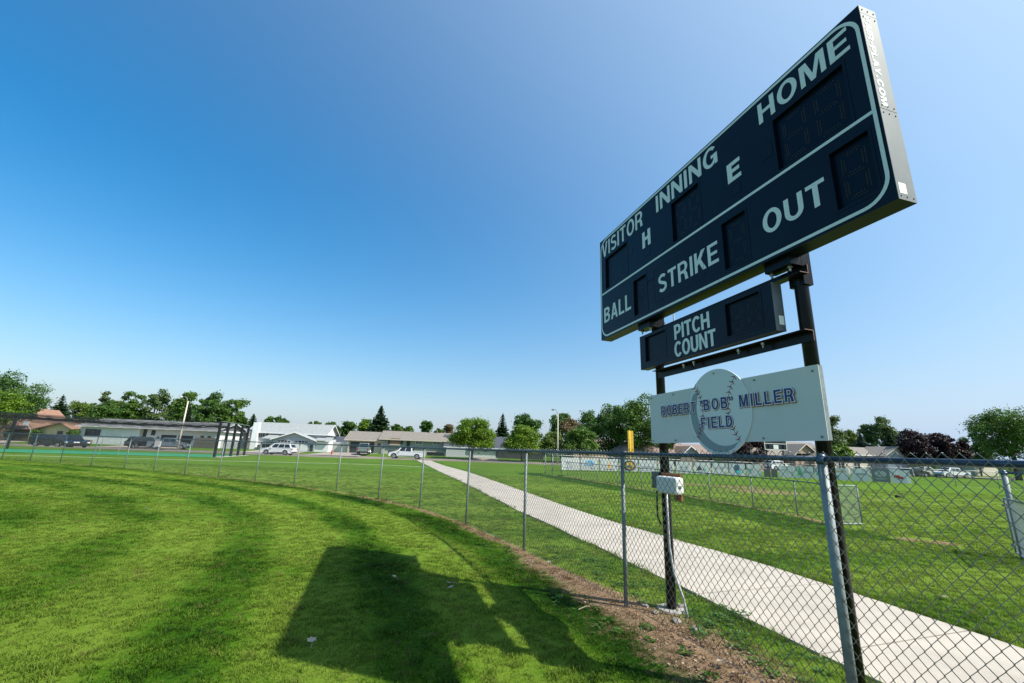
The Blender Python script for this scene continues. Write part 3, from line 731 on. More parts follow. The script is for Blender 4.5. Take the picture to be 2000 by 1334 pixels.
def plate_with_holes(mb, W, H, holes, y, depth, skirt=True):
    xs = sorted({0, W, *[h[0] for h in holes], *[h[1] for h in holes]}); zs = sorted({0, H, *[h[2] for h in holes], *[h[3] for h in holes]})
    for i in range(len(xs)-1):
        for j in range(len(zs)-1):
            cx, cz = (xs[i]+xs[i+1])/2, (zs[j]+zs[j+1])/2
            if any(h[0] < cx < h[1] and h[2] < cz < h[3] for h in holes): continue
            mb.quad((xs[i],y,zs[j]),(xs[i+1],y,zs[j]),(xs[i+1],y,zs[j+1]),(xs[i],y,zs[j+1]))
    for x0,x1,z0,z1 in holes:
        mb.quad((x0,y,z0),(x0,y+depth,z0),(x0,y+depth,z1),(x0,y,z1)); mb.quad((x1,y,z0),(x1,y,z1),(x1,y+depth,z1),(x1,y+depth,z0))
        mb.quad((x0,y,z0),(x1,y,z0),(x1,y+depth,z0),(x0,y+depth,z0)); mb.quad((x0,y,z1),(x0,y+depth,z1),(x1,y+depth,z1),(x1,y,z1))
def seven_seg(mb, bk, x0, x1, z0, z1, y, r, n_long, n_short, gap):
    """two rows of lamps along each of the seven strokes"""
    w = x1-x0; H = z1-z0; zm = (z0+z1)/2; pts = set()
    def row(a, b, n, ox, oz):
        for i in range(n):
            t = (i+.5)/n; pts.add((round(a[0]+(b[0]-a[0])*t+ox,4), round(a[1]+(b[1]-a[1])*t+oz,4)))
    sk = 0.04*w
    for zc in (z0, zm, z1):
        row((x0+gap, zc), (x1-gap, zc), n_short, 0, 0); row((x0+gap*1.6, zc), (x1-gap*1.6, zc), n_short-1, 0, gap*.8*(1 if zc < z1 else -1))
    for xc, s in ((x0, 1), (x1, -1)):
        for za, zb in ((z0+gap, zm-gap), (zm+gap, z1-gap)):
            row((xc, za), (xc, zb), n_long, 0, 0); row((xc+s*gap*.8, za+gap*.6), (xc+s*gap*.8, zb-gap*.6), n_long-1, 0, 0)
    for px_, pz in pts:
        n = len(mb.v); mb.v += [(px_+r*math.cos(a), y, pz+r*math.sin(a)) for a in np.linspace(0, 2*math.pi, 7)[:-1]]+[(px_, y-r*.8, pz)]
        mb.f += [(n+i, n+(i+1)%6, n+6) for i in range(6)]
        if bk is not None:
            n = len(bk.v); R3 = r*2.6; bk.v += [(px_+R3*math.cos(a), y+.0008, pz+R3*math.sin(a)) for a in np.linspace(0, 2*math.pi, 7)[:-1]]; bk.f.append(tuple(range(n, n+6)))
def rounded_rect(x0,x1,z0,z1,r,n=8):
    return _arc(x1-r,z0+r,r,r,-90,0,n)+_arc(x1-r,z1-r,r,r,0,90,n)+_arc(x0+r,z1-r,r,r,90,180,n)+_arc(x0+r,z0+r,r,r,180,270,n)

SW, SH, SD = 4.325, 1.750, 0.183
sb = thing('scoreboard', 'large navy baseball scoreboard with HOME, INNING, STRIKE and OUT lettering high on two poles', 'scoreboard', board_pt(-6.123, 3.307, 3.561), AZ)
holes = [(3.468,4.136,.812,1.362),(3.920,4.222,.136,.652),(2.720,3.040,.117,.650),(1.922,2.430,.824,1.368),(.184,.846,.822,1.360),(.985,1.305,.120,.652)]
mb = MB(); plate_with_holes(mb, SW, SH, holes, 0, .035); mb.build('front_panel', M_navy, sb)
ws = MB()
for i,(x0,x1,z0,z1) in enumerate(holes):
    dw = MB().box(x0-.002,x1+.002,.032,.040,z0-.002,z1+.002).build('digit_window', M_navy2, sb)
    fr = MB()
    for a_ in ((x0-.022,x0,z0-.022,z1+.022),(x1,x1+.022,z0-.022,z1+.022),(x0,x1,z1,z1+.022),(x0,x1,z0-.022,z0)): fr.box(a_[0],a_[1],-.003,.001,a_[2],a_[3])
    fr.build('window_frame', M_navy, dw)
    dd = MB(); bk = MB(); two = (x1-x0) > .45; w = (x1-x0); nd = 2 if two else 1
    for k in range(nd):
        a0 = x0+w*(.10+.47*k) if two else x0+w*.20; a1 = a0+w*(.33 if two else .60)
        seven_seg(dd, bk, a0, a1, z0+.055, z1-.055, .0315, .0042, 9, 7 if two else 6, .028)
    dd.build('lamps', M_led, dw, kind='stuff'); bk.build('lamp_holes', M_hole, dw, kind='stuff')
for (x0,x1,z0,z1) in ((3.313,3.434,1.015,1.165),(2.900,3.024,.882,.985),(1.300,1.432,.895,1.005),(.885,1.005,1.09,1.18)):
    dw = MB().box(x0,x1,-.002,.004,z0,z1).build('small_lamp_panel', M_navy2, sb)
    dd = MB()
    for i in range(4):
        for j in range(4):
            px_, pz = x0+(i+.8)*(x1-x0)/4.6, z0+(j+.8)*(z1-z0)/4.6; n = len(dd.v)
            dd.v += [(px_+.004*math.cos(a), -.0025, pz+.004*math.sin(a)) for a in np.linspace(0, 2*math.pi, 7)[:-1]]; dd.f.append(tuple(range(n, n+6)))
    dd.build('lamps', M_led, dw, kind='stuff')
# cabinet shell: bottom, back, left end, top; the right end is bare aluminium in two sheets
MB().box(0,SW,.041,SD,0,.02).build('bottom_sheet', M_navy, sb)
b_ = MB().box(0,SW-.004,.044,SD-.002,.022,SH-.002); b_.build('cabinet', M_navy, sb)
MB().quad((0,0,0),(0,.041,0),(0,.041,SH),(0,0,SH)).quad((0,0,SH),(0,.041,SH),(SW,.041,SH),(SW,0,SH)).quad((0,0,0),(SW,0,0),(SW,.041,0),(0,.041,0)).build('front_lip', M_navy, sb)
for z0, z1 in ((0.0,.762),(.767,SH-.075),(SH-.072,SH)):
    e = MB().box(SW-.003, SW+.003, .001, SD, z0, z1).build('end_sheet', M_alu, sb)
    for zz in ((z0+.03, z1-.03) if z1-z0 > .2 else (z0+.036,)):
        for yy in (.03,.09,.155): MB().dome((SW+.004, yy, zz), .006, 7, 4).build('rivet', M_galv, e, smooth=True)
MB().box(SW+.003, SW+.0045, .022, .095, .05, .135).build('end_sticker', M_sticker, sb)
# lettering running down the bare end
word_parts(sb, 'FAIR-PLAY.COM', 0, .86, 0, .060, 0, M_sticker, t=.2, gap=.10, single=True, name='end_lettering', along=lambda p, yy: (SW+.0035-yy*1.0, .030+p[1], 1.655-p[0]))
# painted border stripe and divider
outer = rounded_rect(.022, 4.305, .024, SH-.018, .20); inner = rounded_rect(.050, 4.277, .052, SH-.046, .174)
mb = MB(); k = len(outer); mb.v = [(p[0], -.0038, p[1]) for p in outer]+[(p[0], -.0038, p[1]) for p in inner]; mb.f = [(i, (i+1)%k, k+(i+1)%k, k+i) for i in range(k)]
mb.build('border_stripe', M_vinyl, sb)
MB().box(.052, 4.275, -.0016, .0, .756, .784).build('divider_stripe', M_vinyl, sb)
MB().box(2.617, 2.621, -.0046, -.0039, .02, .06).build('stripe_joint', M_hole, sb)
# service door seam round STRIKE
mb = MB()
for a_ in ((1.475,1.481,.16,.625),(2.405,2.411,.16,.625),(1.481,2.405,.619,.625),(1.481,2.405,.16,.166)): mb.box(a_[0],a_[1],-.002,.0,a_[2],a_[3])
mb.build('service_door_seam', M_hole, sb)
mb = MB()
for xx in (.99, 2.16, 3.20): mb.box(xx, xx+.003, -.0005, .0, .0, .756)
mb.build('panel_seam', M_hole, sb)
mb = MB(); mb.tube([(1.03,-.004,.36),(1.2,-.005,.41),(1.36,-.004,.52),(1.47,-.004,.51)], .003, 5); mb.build('stray_wire', M_hole, sb)
for txt, x0, x1, z0, z1, t in (('VISITOR',.075,1.285,1.415,1.672,.17),('INNING',1.606,2.754,1.424,1.672,.175),('HOME',3.325,4.217,1.434,1.662,.185),
      ('H',1.255,1.448,1.045,1.290,.23),('E',2.868,3.048,1.052,1.279,.23),('BALL',.112,.905,.262,.512,.18),('STRIKE',1.575,2.642,.258,.505,.18),('OUT',3.228,3.850,.262,.492,.19)):
    word_parts(sb, txt, x0, x1, z0, z1, -.0005, M_vinyl, t=t, gap=.13)

# clamp brackets and hanging hardware under the scoreboard
for uu in (-4.953, -2.790):
    xx = uu+6.123
    br = MB(); br.box(xx-.20, xx+.075, .060, .19, -.085, -.002); br.box(xx-.075, xx+.075, .195, .30, -.26, .25)
    b_ = br.build('mounting_bracket', M_black, sb)
    for dx, dz in ((.02,-.10),(-.17,-.10)):
        q = MB(); q.tube([(xx+dx,.11,-.085),(xx+dx,.11,-.135)], .011, 6); q.tube([(xx+dx,.11,-.088),(xx+dx,.11,-.104)], .022, 6); q.build('bolt', M_bolt, b_)
# angle iron beams on the poles
def beam(label, u0, u1, z0, z1, flange_at_top):
    t = thing('angle_beam', label, 'beam', board_pt(u0, 3.430, z0), AZ, 'angle iron beams bolted across the two poles'); L_ = u1-u0
    m1 = MB().box(0, L_, .055, .0625, 0, z1-z0); m1.build('web', M_black, t)
    zf = (z1-z0-.0075, z1-z0) if flange_at_top else (0, .0075)
    MB().box(0, L_, -.035, .0548, zf[0], zf[1]).build('flange', M_black, t)
    MB().box(L_, L_+.0015, .055, .0625, 0.0, z1-z0).box(L_, L_+.0015, -.035, .0548, zf[0], zf[1]).build('cut_end', M_rust, t)
    return t
lb = beam('long black angle beam under the pitch count display', -4.90, -2.69, 2.766, 2.860, True)
ub = beam('upper black angle beam behind the top of the pitch count display', -4.90, -2.66, 3.375, 3.462, False)
for uu in (-4.30, -4.12, -3.45, -3.15):
    q = MB(); xx = uu+4.90; q.tube([(xx,-.01,.055),(xx,-.01,.078)], .018, 6); q.tube([(xx,-.01,.03),(xx,-.01,.06)], .009, 6); q.build('bolt', M_bolt, lb)

# pitch count display
PW, PH, PD = 2.147, .4646, .112
pc = thing('pitch_count_display', 'narrow navy PITCH COUNT display hanging below the main scoreboard', 'display board', board_pt(-5.041, 3.314, 2.889), AZ)
PD = .181
holes = [(1.578,2.01,.080,.424),(.129,.566,.086,.424)]
mb = MB(); plate_with_holes(mb, PW, PH, holes, 0, .03); mb.build('front_panel', M_navy, pc)
MB().box(0, PW-.003, .038, PD-.068, .002, PH-.002).build('cabinet', M_navy, pc)
MB().quad((0,0,0),(0,.038,0),(0,.038,PH),(0,0,PH)).quad((0,0,PH),(0,.038,PH),(PW,.038,PH),(PW,0,PH)).quad((0,0,0),(PW,0,0),(PW,.038,0),(0,.038,0)).build('front_lip', M_navy, pc)
MB().box(PW-.003, PW+.003, .001, PD-.066, 0, PH).build('end_sheet', M_dalu, pc)
MB().box(PW+.003, PW+.0045, .045, .102, .06, .145).build('end_sticker', M_sticker, pc)
for i,(x0,x1,z0,z1) in enumerate(holes):
    dw = MB().box(x0-.002,x1+.002,.028,.037,z0-.002,z1+.002).build('digit_window', M_navy2, pc); dd = MB(); bk = MB(); w = x1-x0
    fr = MB()
    for a_ in ((x0-.018,x0,z0-.018,z1+.018),(x1,x1+.018,z0-.018,z1+.018),(x0,x1,z1,z1+.018),(x0,x1,z0-.018,z0)): fr.box(a_[0],a_[1],-.003,.001,a_[2],a_[3])
    fr.build('window_frame', M_navy, dw)
    for k in range(2): seven_seg(dd, bk, x0+w*(.10+.48*k), x0+w*(.42+.48*k), z0+.035, z1-.035, .0275, .0036, 7, 6, .023)
    dd.build('lamps', M_led, dw, kind='stuff'); bk.build('lamp_holes', M_hole, dw, kind='stuff')
word_parts(pc, 'PITCH', .742, 1.342, .245, .430, -.0005, M_vinyl, t=.21, gap=.07)
word_parts(pc, 'COUNT', .728, 1.415, .030, .215, -.0005, M_vinyl, t=.21, gap=.07)

# name sign
NW, NH = 2.397, .623
ns = thing('name_sign', 'white field name sign with blue lettering across a round baseball', 'sign', board_pt(-5.0517, 3.441, 1.923), AZ)
MB().box(0, NW, 0, .004, 0, NH).build('sign_panel', M_signw, ns)
for xx in (.08, NW-.045):
    MB().box(xx-.03, xx+.040, .0045, .052, .004, NH-.004).build('back_channel', M_galv, ns)
cxb, czb, rb_ = 1.232, .322, .455
circ = [(cxb+rb_*math.cos(a), czb+rb_*math.sin(a)) for a in np.linspace(0, 2*math.pi, 73)[:-1]]
MB().prism(circ, 'y', -.010, -.0005).build('ball_disc', M_ball, ns)
def cres(a0, a1, n=24):
    o = [(cxb+.425*math.cos(a), czb+.425*math.sin(a)) for a in np.linspace(a0, a1, n)]
    i_ = [(cxb+.075+.395*math.cos(a), czb+.045+.405*math.sin(a)) for a in np.linspace(a1+.05, a0-.05, n)]
    return o+i_
cr = cres(R_(150), R_(296)); MB().prism(cr, 'y', -.0108, -.0101).build('shading_print', M_ballg, ns)
def seam(P, side):
    s = MB(); s2 = MB(); P = resample(P, 26)
    for i in range(len(P)-1):
        a, b = P[i], P[i+1]; d = (b-a)/np.hypot(*(b-a)); n_ = np.array([-d[1], d[0]])*.0022
        s.quad((a[0]-n_[0],-.0112,a[1]-n_[1]),(b[0]-n_[0],-.0112,b[1]-n_[1]),(b[0]+n_[0],-.0112,b[1]+n_[1]),(a[0]+n_[0],-.0112,a[1]+n_[1]))
        if i % 2 == 0:
            for sg in (-1, 1):
                e = a+np.array([-d[1], d[0]])*sg*.040+d*(-.022 if side > 0 else .020)*(1 if a[1] > czb else -1); dd = (e-a)/np.hypot(*(e-a)); m_ = np.array([-dd[1], dd[0]])*.0058
                s2.quad((a[0]-m_[0],-.0116,a[1]-m_[1]),(e[0]-m_[0]*.5,-.0116,e[1]-m_[1]*.5),(e[0]+m_[0]*.5,-.0116,e[1]+m_[1]*.5),(a[0]+m_[0],-.0116,a[1]+m_[1]))
    s.build('seam_line', M_hole, ns); s2.build('seam_stitches', M_red, ns)
seam([(.905,.612),(.955,.560),(1.000,.466),(1.014,.350),(1.005,.270),(.972,.180),(.930,.085),(.902,.040)], 1)
seam([(1.508,.655),(1.440,.560),(1.393,.451),(1.375,.320),(1.390,.230),(1.425,.140),(1.475,.05),(1.508,.000)], -1)
for txt, x0, x1, z0, z1 in (('ROBERT',.262,.900,.338,.458),('BOB',1.035,1.385,.345,.462),('MILLER',1.545,2.155,.338,.458),('FIELD',.978,1.430,.150,.268)):
    w_ = (x1-x0); on_ball = txt in ('BOB', 'FIELD')
    yb = -.0122
    word_parts(ns, txt, x0, x1, z0, z1, yb, M_dred, t=.17, gap=.28, off=.0098, shift=(.0025,-.0035), name='letter_edge')
    word_parts(ns, txt, x0, x1, z0, z1, yb-.002, M_lwhite, t=.17, gap=.28, off=.0072, name='letter_outline')
    word_parts(ns, txt, x0, x1, z0, z1, yb-.004, M_blue, t=.17, gap=.28, off=.001)
for x0 in (.975, 1.405):
    for dx in (0, .032):
        q = [(x0+dx+p[0], .415+p[1]) for p in ((.004,0),(.020,.006),(.024,.026),(.016,.046),(.002,.036),(.012,.024))]
        MB().prism(q, 'y', -.0155, -.0125).build('quote_mark', M_blue, ns)
for (x0, z0) in ((.04,.585),(.50,.585),(1.22,.735),(1.74,.585),(2.345,.575),(.04,.03),(.50,.03),(1.78,.03),(2.35,.03)):
    MB().dome((x0,-.006 if x0 != 1.22 else -.013,z0), .010, 8, 4).build('screw', M_galv, ns, smooth=True)

# electrical boxes on the left pole
lpp = board_pt(-4.953, 3.551)
eb = thing('electrical_box', 'white rounded plastic electrical box strapped to the left scoreboard pole', 'electrical box', (lpp.x+bu.x*.10, lpp.y+bu.y*.10, 1.30), AZ)
wb = MB().box(-.02,.36,-.20,-.075,.03,.225); me = bevel_mesh(wb.mesh('housing', mat('white_plastic', (.70,.71,.68), .45, var=.03)), .028, 3); link('housing', me, eb)
MB().box(.353,.366,-.155,-.12,.10,.13).build('latch', M_dalu, eb)
MB().box(-.075,.30,-.078,-.058,.215,.262).build('top_strap', mat('rust_orange_steel', (.28,.085,.03), .8, var=.3, scale=15), eb)
MB().box(.16,.30,-.078,-.058,-.045,.04).build('lower_strap', MATS['rust_orange_steel'], eb)
gb = thing('disconnect_box', 'small grey metal box on the far side of the left scoreboard pole', 'electrical box', (lpp.x, lpp.y, 1.33), AZ)
MB().box(-.205,-.062,-.06,.04,.03,.235).build('housing', M_dalu, gb)
MB().box(-.212,-.205,-.05,.03,.04,.225).build('door', M_dalu, gb)
cn = MB(); cp = [(.15,-.10,1.33),(.15,-.10,1.0),(.14,-.09,.72),(.17,-.07,.45),(.26,-.02,.18),(.30,.0,-.05)]
cn.tube(cp, .0135, 10); cnd = cn.build('conduit', mat('grey_conduit', (.42,.43,.42), .5, var=.1), None, smooth=True); cnd.location = (lpp.x, lpp.y, 0); cnd.rotation_euler = (0,0,AZ)
tag(cnd, 'grey electrical conduit curving down from the white box to the ground', 'conduit')
cn2 = MB(); cn2.tube([(-.06,-.09,1.33),(-.07,-.09,1.12),(-.09,-.075,1.02),(-.03,-.072,.94)], .011, 8)
c2 = cn2.build('cable', M_rubber, None, smooth=True); c2.location = (lpp.x, lpp.y, 0); c2.rotation_euler = (0,0,AZ); tag(c2, 'short black cable looping beside the left scoreboard pole', 'cable')
wl_ = MB(); wl_.tube([(.10,.05,3.55),(.12,.05,3.30),(.11,.05,3.0)], .008, 6); wl_.tube([(.30,.04,3.60),(.36,.0,3.45),(.40,-.03,3.33)], .008, 6)
w3 = wl_.build('hanging_cables', M_galv, None); w3.location = (lpp.x, lpp.y, 0); w3.rotation_euler = (0,0,AZ); tag(w3, 'two thin cables between the scoreboard and the pitch count display', 'cable')

# loose stones near the pole foot
M_stone = mat('field_stone', (.24,.215,.18), .9, var=.3, scale=12, bump=.6)
for i, (dx, dy, r, lab) in enumerate(((-.10,-.42,.055,'pale angular stone lying on the bare soil before the pole'),(.13,.07,.06,'rounded stone tucked against the pole on its path side'),(-.25,-.18,.045,'small grey stone in the pole shadow'),(.02,-.62,.05,'flat tan stone at the foot of the mesh'),(-.30,.06,.05,'light stone between fence post and pole'))):
    bm = bmesh.new(); bmesh.ops.create_icosphere(bm, subdivisions=2, radius=r)
    for v in bm.verts: v.co *= random.uniform(.8,1.15); v.co.z *= .55
    me = bpy.data.meshes.new('stone'); bm.to_mesh(me); bm.free(); me.materials.append(M_stone)
    tag(link('stone', me, loc=(lpp.x+dx, lpp.y+dy, .012), rot=(0,0,i)), lab, 'stone', 'loose stones by the pole')

# fallen leaves
M_dryleaf = leaf_mat('dry_leaf', (.42,.33,.24), (.60,.52,.42), .3)
def dry_leaf(px, py, s, lab, rz, stem=True):
    p = ground(px, py); mb = MB()
    o = [(0,-.5),(.22,-.3),(.5,-.25),(.38,.05),(.55,.3),(.2,.3),(0,.55),(-.2,.3),(-.5,.35),(-.4,.05),(-.5,-.25),(-.2,-.3)]
    c = (0,0,.010)
    pts = [(a*s, b*s, .022+.16*s*(a*a+b*b)*4*.3+random.uniform(0,.01)) for a, b in o]
    for i in range(len(pts)):
        mb.poly([c, pts[i], pts[(i+1)%len(pts)]])
    lf = mb.build('dry_leaf', M_dryleaf, None); lf.location = (p.x, p.y, .025); lf.rotation_euler = (.25,.1,rz); tag(lf, lab, 'fallen leaf', 'dead leaves on the lawn')
    if stem: MB().tube([(0,-.5*s,.02),(-.1*s,-.9*s,.03),(-.3*s,-1.3*s,.03)], .0022, 4).build('leaf_stalk', M_dryleaf, lf)
dry_leaf(606,1262,.085,'pale four-pointed dead leaf in the lower left corner of the board shadow',.6)
dry_leaf(876,1145,.085,'upright curled brown leaf in the middle of the board shadow',2.1)
dry_leaf(880,1155,.09,'pale leaf touching the curled brown one inside the board shadow',4.0, False)
dry_leaf(769,1133,.07,'small dull leaf in the upper part of the board shadow',1.0)
dry_leaf(286,997,.11,'tan leaf out on the open sunlit lawn near the mown stripes',3.0, False)
dry_leaf(1073,1104,.07,'pale leaf at the fence foot short of the third post',5.0, False)
dry_leaf(1412,1305,.09,'curled leaf on the bark litter close to the heavy post',2.5, False)
dry_leaf(1845,1172,.10,'white leaf on the grass strip beyond the path',1.5, False)
tw = MB(); a = ground(1130,1196); b = ground(1152,1190)
tw.tube([tuple(a+Vector((0,0,.03))), tuple((a+b)/2+Vector((.03,.02,.045))), tuple(b+Vector((0,0,.03)))], .004, 5); tag(tw.build('twig', M_dryleaf), 'thin pale twig lying on the dry grass inside the fence', 'twig')
q = ground(1755, 972); sp_ = thing('sprinkler', 'black irrigation head left lying on the far grass', 'sprinkler', q)
s_ = MB(); s_.tube([(-.16,0,.07),(.05,0,.09)], .07, 10); s_.build('sprinkler_head', M_rubber, sp_, smooth=True); MB().tube([(.05,0,.08),(.2,.03,.04),(.32,.05,.02)], .03, 8).build('riser', M_rubber, sp_, smooth=True)

# ------------------------------------------------------------------ trees
LM = {
 'mid': leaf_mat('leaf_mid', (.030,.078,.009), (.120,.220,.030)),
 'bright': leaf_mat('leaf_bright', (.050,.120,.006), (.180,.290,.020)),
 'dark': leaf_mat('leaf_dark', (.022,.066,.010), (.088,.178,.026)),
 'grey': leaf_mat('leaf_grey', (.045,.088,.028), (.135,.200,.062)),
 'light': leaf_mat('leaf_light', (.060,.115,.018), (.170,.240,.040)),
 'plum': leaf_mat('leaf_plum', (.010,.006,.009), (.045,.022,.026), .2),
 'dead': leaf_mat('leaf_dead', (.10,.075,.035), (.20,.145,.065), .2),
 'spruce': leaf_mat('needle_dark', (.013,.036,.014), (.045,.092,.032), .15),
 'blue': leaf_mat('needle_blue', (.026,.056,.040), (.075,.120,.085), .15),
}
def crown_mesh(name, rx, ry, H, shape, nleaf, ls, m, seed, nblob=26, gap=0.0):
    rg = np.random.default_rng(seed); blobs = []; nblob = int(nblob*1.7); nleaf = int(nleaf*2.1); ls *= .70
    for i in range(nblob):
        for _ in range(60):
            u, v, w = rg.uniform(-1,1,3); rr = math.sqrt(u*u+v*v)
            z = (w+1)/2
            if shape == 'dome': z = z**1.35; w = 2*z-1
            lim = {'round': math.sqrt(max(0,1-w*w)), 'dome': math.sqrt(max(0,1-z*z*0.98)) if z > .10 else .90, 'tall': (math.sin(math.pi*min(1,max(0,(z*.78+.20))))**.5), 'poplar': .9*(math.sin(math.pi*(z*.78+.18))**.7), 'vase': (.35+.65*z)*math.sqrt(max(0,1-max(0,(z-.62)/.38)**2))}[shape]
            if rr < lim*(1.0-.12) and rr > lim*.30*(i % 4 != 0): break
        br = rg.uniform(.26,.40)*(1.0 if shape != 'dome' else 1.0)
        blobs.append((u*rx*.92, v*ry*.92, z*H*.90+.04*H, br*.80*min(rx,ry,H*.62)))
    per = nleaf//nblob; V = []; F = []
    B = np.array(blobs)
    wgt = B[:,3]**2; cnt = (nleaf*wgt/wgt.sum()).astype(int)
    for (bx,by,bz,br), c in zip(blobs, cnt):
        d = rg.normal(size=(c,3)); d /= np.linalg.norm(d, axis=1)[:,None]
        d[:,2] = np.where((d[:,2] < -.3) & (rg.random(c) < .6), -d[:,2], d[:,2])
        r = br*(rg.uniform(.25,1.35,c)**.6)
        r = np.where(rg.random(c) < .14, r*rg.uniform(1.1,1.7,c), r)
        P = np.c_[bx+d[:,0]*r*1.08, by+d[:,1]*r*1.08, bz+d[:,2]*r*.82]
        s = ls*rg.uniform(.55,1.25,c)
        n = d*.7+rg.normal(size=(c,3))*.6+np.array([0,0,.35]); n /= np.linalg.norm(n, axis=1)[:,None]
        t = np.cross(n, rg.normal(size=(c,3))); t /= np.linalg.norm(t, axis=1)[:,None]; b = np.cross(n, t)
        k = len(V)
        q = np.stack([P-t*s[:,None]*.5, P-b*s[:,None]*.40, P+t*s[:,None]*.5, P+b*s[:,None]*.40], 1)
        k0 = sum(len(x) for x in V)*1
        F.append(k0+np.arange(c*4).reshape(-1,4)); V.append(q.reshape(-1,3))
    V = np.concatenate(V); F = np.concatenate(F)
    me = bpy.data.meshes.new(name); me.from_pydata(V.tolist(), [], F.tolist()); me.materials.append(m)
    return me, blobs
def trunk_mb(H0, r, blobs, rg, nl=7, lean=0):
    mb = MB(); top = (lean, 0, H0*1.0)
    mb.tube([(0,0,-.2),(lean*.3,0,H0*.5),top], [r*1.25, r*.95, r*.75], 9)
    for b in rg.sample(blobs, min(nl, len(blobs))):
        m1 = ((top[0]+b[0])*.5+rg.uniform(-.2,.2), (top[1]+b[1])*.5, (top[2]+b[2])*.5+.2)
        mb.tube([(top[0],top[1],top[2]-.2), m1, (b[0],b[1],b[2])], [r*.55, r*.34, r*.12], 6)
    return mb
TREE_N = 0
def tree(px, ytop, ybot, half, Y, shape, leaf, label, name='broadleaf_tree', nleaf=3600, ls=None, trunk=None, nblob=26, group='trees round the houses and fields', stems=1, tilt=0):
    """a tree standing at column px, Y metres ahead; ytop/ybot are the top and foot of its crown, half its half width (photo px)"""
    global TREE_N; TREE_N += 1
    g = spot(px, Y); z1 = zat(px, ytop, Y)-g.z; z0 = max(.6, zat(px, ybot, Y)-g.z); w = half*Y/871.0
    t = thing(name, label, 'tree', g, random.uniform(0, .5), group)
    ls = ls or max(.40, 4.8*Y/871)
    me, bl = crown_mesh('crown', w*1.05, w*.95, z1-z0, shape, nleaf, ls, LM[leaf], 100+TREE_N, nblob)
    link('crown', me, t, loc=(0,0,z0))
    tr = trunk or max(.12, w*.05)
    bl2 = [(b[0], b[1], b[2]+z0, b[3]) for b in bl]
    for s in range(stems):
        tb = trunk_mb(z0+.12*(z1-z0), tr/(1 if stems == 1 else 1.4), bl2, random.Random(TREE_N*7+s), 8 if stems == 1 else 4, lean=(0 if stems == 1 else (s-(stems-1)/2)*w*.12))
        tb.build('trunk', M_trunk, t, smooth=True)
    return t
def spruce(px, ytop, ybot, half, Y, leaf, label, tiers=22, group='trees round the houses and fields'):
    global TREE_N; TREE_N += 1
    rg = np.random.default_rng(500+TREE_N)
    g = spot(px, Y); z1 = zat(px, ytop, Y)-g.z; z0 = max(.3, zat(px, ybot, Y)-g.z); w = half*Y/871.0; H = z1-z0
    t = thing('spruce_tree', label, 'tree', g, 0, group); mb = MB()
    for i in range(tiers):
        f = (i+.3)/tiers; z = z0+H*f*.97; rad = w*1.28*(1-f)**.85*rg.uniform(.82,1.12)+.08
        nb = max(6, int(15*(1-f)+6))
        for k in range(nb):
            a = 2*math.pi*(k+rg.uniform(-.4,.4))/nb+i*.7; L = rad*rg.uniform(.72,1.12); dr = .18+.16*(1-f)
            ca, sa = math.cos(a), math.sin(a); m_ = max(3, int(L/.32))
            for j in range(m_):
                q = (j+.6)/m_; x, y = ca*L*q, sa*L*q; zz = z-L*dr*q+.10*L*q*q+rg.uniform(-.08,.08)
                s = (.55+.45*(1-q))*max(.6, min(1.3, L/1.6)); dx, dy = ca*s*.6, sa*s*.6; nx_, ny_ = -sa*s*.55, ca*s*.55; dz = rg.uniform(.16,.34)*s
                mb.quad((x-dx,y-dy,zz+.05*s),(x+nx_,y+ny_,zz-dz),(x+dx,y+dy,zz-dz*.5),(x-nx_,y-ny_,zz-dz))
                if j % 2 == 0: mb.quad((x-dx*.4,y-dy*.4,zz),(x-nx_*.3,y-ny_*.3,zz-s*.55),(x+dx,y+dy,zz-s*.4),(x+dx*.5,y+dy*.5,zz+.1*s))
    for i in range(14):
        a = rg.uniform(0,6.28); zz = z0+H*rg.uniform(.93,1.0); s = .12
        mb.quad((0,0,zz+.1),(s*math.cos(a),s*math.sin(a),zz-.1),(0,0,zz-.25),(-s*math.sin(a),s*math.cos(a),zz-.1))
    mb.build('crown', LM[leaf], t)
    MB().tube([(0,0,-.2),(0,0,z0+H*.5),(0,0,z1-.1)], [w*.06+.08, w*.035+.05, .02], 8).build('trunk', M_trunk, t, smooth=True)
    return t

tree(2,727,830,55,82,'round','dark','big dark green tree at the left end of the houses, before the orange roof',nleaf=5200)
tree(-14,757,832,42,70,'round','bright','sunlit yellow green tree in front of the big dark one at the left end',nleaf=4200)
spruce(69,783,838,17,125,'blue','small blue spruce just right of the orange gable')
spruce(100,769,838,23,118,'spruce','dark green conifer between the blue spruce and a light tree', 24)
tree(135,774,838,24,128,'tall','light','airy light green tree behind the yellow gable house',nleaf=2600)
tree(163,787,838,18,132,'round','mid','small tree gap-filler low beside the airy light green tree',nleaf=1800)
tree(186,762,836,14,140,'poplar','grey','slim poplar leftmost of the poplar row behind the white house',nleaf=2200)
tree(211,766,834,17,138,'tall','light','yellowing tree second in the poplar row',nleaf=2400)
tree(193,787,833,30,104,'dome','dark','low dark green tree over the left gable of the white house',nleaf=3600)
tree(242,757,836,24,132,'tall','mid','tall leafy tree with yellow tips above the white house roof',nleaf=3800)
tree(290,754,836,26,134,'poplar','grey','tall tree with bare dead branches above the white house',nleaf=3200, trunk=.35)
tree(327,770,834,20,140,'tall','grey','pale tree between the dead-branched tree and the street lamp',nleaf=2400)
tree(346,761,834,24,130,'tall','mid','full tree right behind the left street lamp',nleaf=3200)
spruce(357,792,838,14,112,'spruce','brownish conifer beside the left street lamp pole', 18)
tree(383,767,834,15,140,'tall','mid','narrow tree between the street lamp and the big dark pair',nleaf=2000)
tree(404,769,840,31,98,'tall','dark','left tree of the big dark pair behind the batting cage posts',nleaf=5200,trunk=.38)
